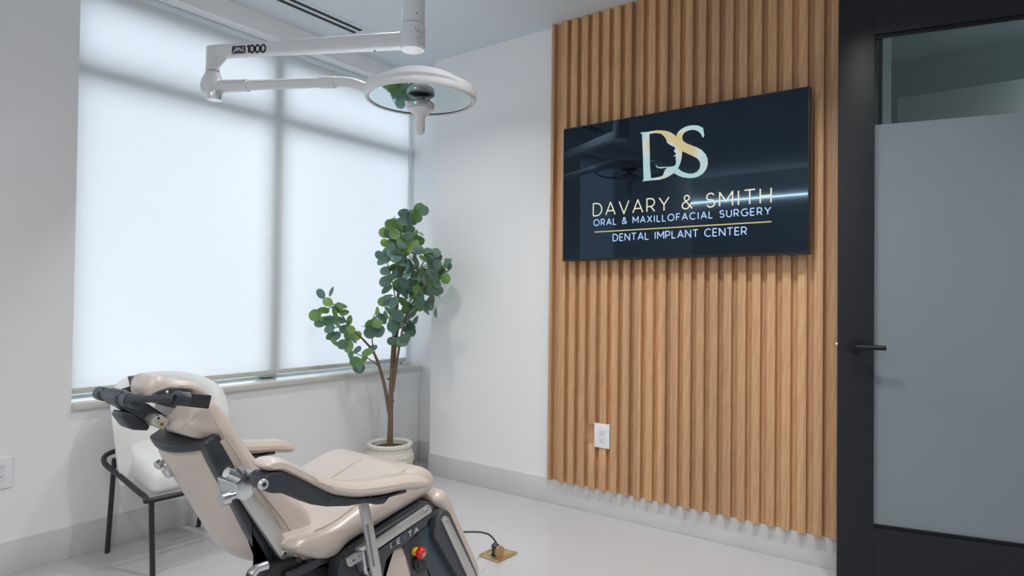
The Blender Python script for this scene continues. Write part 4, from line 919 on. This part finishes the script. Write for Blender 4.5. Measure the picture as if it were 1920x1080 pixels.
PTS = [(-0.265, -0.443, 1.73), (-0.287, -0.411, 1.69), (-0.275, -0.428, 1.68), (-0.34, -0.337, 1.649), (-0.37, -0.297, 1.631), (-0.375, -0.288, 1.576), (-0.327, -0.354, 1.597), (-0.303, -0.386, 1.558), (-0.336, -0.341, 1.553), (-0.386, -0.271, 1.517), (-0.349, -0.322, 1.494), (-0.265, -0.437, 1.535), (-0.385, -0.271, 1.457), (-0.357, -0.31, 1.447), (-0.325, -0.354, 1.459), (-0.287, -0.405, 1.453), (-0.392, -0.26, 1.394), (-0.356, -0.31, 1.368), (-0.328, -0.348, 1.389), (-0.295, -0.392, 1.369), (-0.267, -0.43, 1.381), (-0.383, -0.271, 1.336), (-0.368, -0.291, 1.297), (-0.382, -0.271, 1.273), (-0.336, -0.335, 1.329), (-0.303, -0.38, 1.314), (-0.312, -0.367, 1.274), (-0.335, -0.335, 1.258), (-0.288, -0.399, 1.267), (-0.255, -0.443, 1.252), (-0.234, -0.475, 1.378), (-0.198, -0.526, 1.458), (-0.226, -0.488, 1.454), (-0.21, -0.507, 1.347), (-0.173, -0.558, 1.332), (-0.153, -0.585, 1.388), (-0.177, -0.551, 1.293), (-0.206, -0.51, 1.292), (-0.184, -0.538, 1.214), (-0.211, -0.5, 1.166), (-0.222, -0.488, 1.213), (-0.245, -0.456, 1.228), (-0.238, -0.469, 1.331), (-0.273, -0.418, 1.188), (-0.258, -0.437, 1.181), (-0.31, -0.367, 1.195), (-0.37, -0.284, 1.178), (-0.346, -0.316, 1.139), (-0.378, -0.272, 1.104), (-0.389, -0.259, 1.146), (-0.326, -0.341, 1.077), (-0.28, -0.405, 1.109), (-0.253, -0.443, 1.125), (-0.233, -0.469, 1.086), (-0.299, -0.38, 1.109), (-0.344, -0.316, 1.037), (-0.316, -0.354, 1.03), (-0.288, -0.392, 0.999), (-0.26, -0.43, 1.031), (-0.308, -0.364, 0.975), (-0.348, -0.31, 0.971), (-0.351, -0.303, 0.903), (-0.311, -0.358, 0.899), (-0.331, -0.335, 1.061), (-0.297, -0.392, 1.487), (-0.312, -0.373, 1.511), (-0.319, -0.36, 1.424), (-0.342, -0.329, 1.416), (-0.282, -0.411, 1.409), (-0.309, -0.379, 1.613), (-0.291, -0.405, 1.645), (-0.33, -0.348, 1.51), (-0.363, -0.303, 1.526), (-0.366, -0.297, 1.407), (-0.313, -0.367, 1.361), (-0.35, -0.316, 1.313), (-0.275, -0.418, 1.314), (-0.251, -0.449, 1.299), (-0.228, -0.481, 1.292), (-0.195, -0.526, 1.261), (-0.196, -0.526, 1.332), (-0.218, -0.494, 1.26), (-0.264, -0.43, 1.22), (-0.291, -0.392, 1.156), (-0.275, -0.411, 1.07), (-0.314, -0.361, 1.148), (-0.325, -0.342, 1.006), (-0.298, -0.38, 1.061), (-0.234, -0.469, 1.142), (-0.22, -0.488, 1.126), (-0.377, -0.272, 1.06), (-0.353, -0.306, 1.084), (-0.371, -0.284, 1.218), (-0.32, -0.354, 1.227), (-0.343, -0.322, 1.218), (-0.304, -0.38, 1.385), (-0.342, -0.335, 1.621), (-0.319, -0.367, 1.661), (-0.306, -0.386, 1.677), (-0.298, -0.392, 1.519), (-0.279, -0.418, 1.504), (-0.28, -0.418, 1.567), (-0.355, -0.316, 1.565), (-0.363, -0.303, 1.486), (-0.389, -0.265, 1.423), (-0.377, -0.28, 1.368), (-0.279, -0.411, 1.283), (-0.211, -0.507, 1.402), (-0.192, -0.532, 1.387), (-0.169, -0.564, 1.364), (-0.24, -0.468, 1.418), (-0.621, 0.056, 1.192), (-0.576, -0.005, 1.203), (-0.594, 0.021, 1.139), (-0.638, 0.083, 1.055), (-0.62, 0.06, 1.008), (-0.603, 0.036, 1.032), (-0.587, 0.014, 1.027), (-0.539, -0.053, 1.128), (-0.53, -0.064, 1.076), (-0.564, -0.017, 1.048), (-0.576, -0.002, 1.092), (-0.609, 0.042, 1.079), (-0.512, -0.087, 1.029), (-0.53, -0.062, 0.973), (-0.504, -0.097, 0.971), (-0.558, -0.024, 0.99), (-0.584, 0.012, 0.977), (-0.58, 0.008, 0.933), (-0.567, -0.01, 0.895), (-0.533, -0.056, 0.878), (-0.512, -0.083, 0.862), (-0.501, -0.1, 0.908), (-0.482, -0.125, 0.932), (-0.557, -0.024, 0.93), (-0.51, -0.087, 0.931), (-0.545, -0.043, 1.025), (-0.556, -0.03, 1.104), (-0.521, -0.075, 0.994), (-0.407, -0.232, 1.08), (-0.406, -0.231, 1.012), (-0.402, -0.236, 0.965), (-0.433, -0.193, 0.951), (-0.448, -0.174, 0.995), (-0.432, -0.195, 0.999), (-0.419, -0.214, 1.051), (-0.42, -0.208, 0.86), (-0.441, -0.179, 0.833), (-0.476, -0.132, 0.837), (-0.503, -0.094, 0.808), (-0.453, -0.161, 0.782), (-0.484, -0.119, 0.769), (-0.47, -0.137, 0.73)]
def leaf(c, r, nrm, mi):
    n = nrm.normalized(); a = V3((random.uniform(-1, 1), random.uniform(-1, 1), random.uniform(-1, 1))); x = (a - n * a.dot(n)).normalized(); y = n.cross(x)
    cup = random.uniform(-.18, .22); fold = random.uniform(0, .22); seg = 14; rings = []
    for q in (1.0, .55):
        rings.append([fol.verts.new(c + (x * math.cos(t) * (1.0 if math.cos(t) < .6 else 1.0 + .12 * (math.cos(t) - .6)) + y * math.sin(t) * .93) * r * q + n * r * (cup * q * q + fold * abs(math.sin(t)) * q)) for t in (j * 2 * math.pi / seg for j in range(seg))])
    ce = fol.verts.new(c)
    for j in range(seg):
        f = fol.faces.new((rings[0][j - 1], rings[0][j], rings[1][j], rings[1][j - 1])); f.material_index = mi
        f = fol.faces.new((rings[1][j - 1], rings[1][j], ce)); f.material_index = mi
for p in PTS:
    p = V3(p); d = (p - camp).normalized(); dep = random.uniform(-.13, .13)
    c = p + d * dep
    if c.y > -.03: c = p + d * (-.10)
    while c.y > .03: c = c - d * .05
    facing = -d * random.uniform(.25, 1.0) + V3((random.uniform(-.8, .8), random.uniform(-.8, .8), random.uniform(-.5, .9)))
    hx = random.random(); mi = 0 if hx < .55 else (1 if hx < .83 else 2)
    leaf(c, random.uniform(.030, .042), facing, mi)
    if p.x > -.45 and random.random() < .7: leaf(c + V3((random.uniform(-.05, .05), random.uniform(-.08, .02), random.uniform(-.05, .05))), random.uniform(.030, .040), -facing + V3((random.uniform(-.9, .9), 0, random.uniform(-.9, .9))), 0 if random.random() < .8 else 1)
tag(obj('foliage', fol, ['leafA', 'leafB', 'leafC'], pt_, ang=80), 'round blue green and light green leaves')

# ---------------------------------------------------------------- floor box, plug and lead
FX, FY = (-0.799, -1.501)
fb = thing('floor_outlet', 'square brass floor outlet with an open round lid', 'outlet', (FX, FY, 0))
qx = [(-0.854, -1.43), (-0.862, -1.549), (-0.719, -1.554), (-0.726, -1.432)]
b = nb(); slabZ(rnd(qx, .006), 0, .009, .003, 3, b); obj('plate', b, 'brass', fb)
cx_, cy_ = sum(p[0] for p in qx) / 4, sum(p[1] for p in qx) / 4
b = nb(); lathe(b, [(.050, .009), (.050, .0115), (.047, .0115), (.047, .009)], (cx_, cy_, 0), seg=40); obj('rim', b, 'brass', fb)
s1x, s1y = (-0.812, -1.495); s2x, s2y = (-0.761, -1.521)
for x, y in ((s1x, s1y), (s2x, s2y)):
    b = nb(); lathe(b, [(.021, .009), (.021, .0108), (0, .0108)], (x, y, 0), seg=28); obj('socket_cover', b, 'hole' if x == s1x and y == s1y else 'brass', fb)
lidc = V3((-0.819, -1.525, 0.034)); ln = (camp - lidc); ln.z = 0; ln = (ln.normalized() + V3((.55, -.1, .05))).normalized()
b = nb(); lathe(b, [(0, -.003), (.024, -.003), (.026, 0), (.024, .003), (0, .003)], lidc, ln, 32); tag(obj('lid', b, 'bronze', fb), 'copper coloured round lid standing open')
for q in qx:
    c = V3((q[0], q[1], 0)).lerp(V3((cx_, cy_, 0)), .22); b = nb(); lathe(b, [(.004, .009), (.004, .0105), (0, .0105)], c, seg=10); obj('screw', b, 'bronze', fb)
c0 = V3((s1x, s1y, .067)); cp3 = [(-0.844, -1.486, 0.106), (-0.881, -1.487, 0.126), (-0.945, -1.502, 0.152), (-1.041, -1.524, 0.185), (-1.136, -1.547, 0.216), (-1.222, -1.566, 0.241)]
b = nb(); tube(b, cr([tuple(c0), tuple(c0 + V3((-.004, .003, .010)))] + [tuple(p) for p in cp3], 6, False), .0042, 10); pg = part('power_cord', b, 'cable', None, 'dark grey cord plugged into the floor outlet')
b = nb(); lathe(b, [(0, .0112), (.017, .0112), (.0165, .035), (.0185, .049), (.018, .055), (.009, .061), (.006, .069), (.0045, .070), (0, .070)], (s1x, s1y, 0), seg=24); obj('plug', b, 'cable', pg)

# ---------------------------------------------------------------- strip light mirrored in the television, then the downlights added for room fill
b = nb(); box(b, XL, XL + .03, -3.4, .0, 2.430, 2.442); tag(obj('led_strip', b, 'ledstrip', loc=(XL, -1.7, 2.425)), 'thin glowing strip light high on the far wall, mirrored in the television', 'strip light')
for lx, ly, lp, ls_ in LAMPS:
    t = thing('added_ceiling_light', 'small round downlight added in the unseen ceiling to light the room', 'ceiling light', (lx, ly, ZC), 'added downlights')
    b = nb(); lathe(b, [(.092, 0), (.092, -.004), (.083, -.006), (.081, 0)], (lx, ly, ZC), seg=36); obj('trim_ring', b, 'white', t)
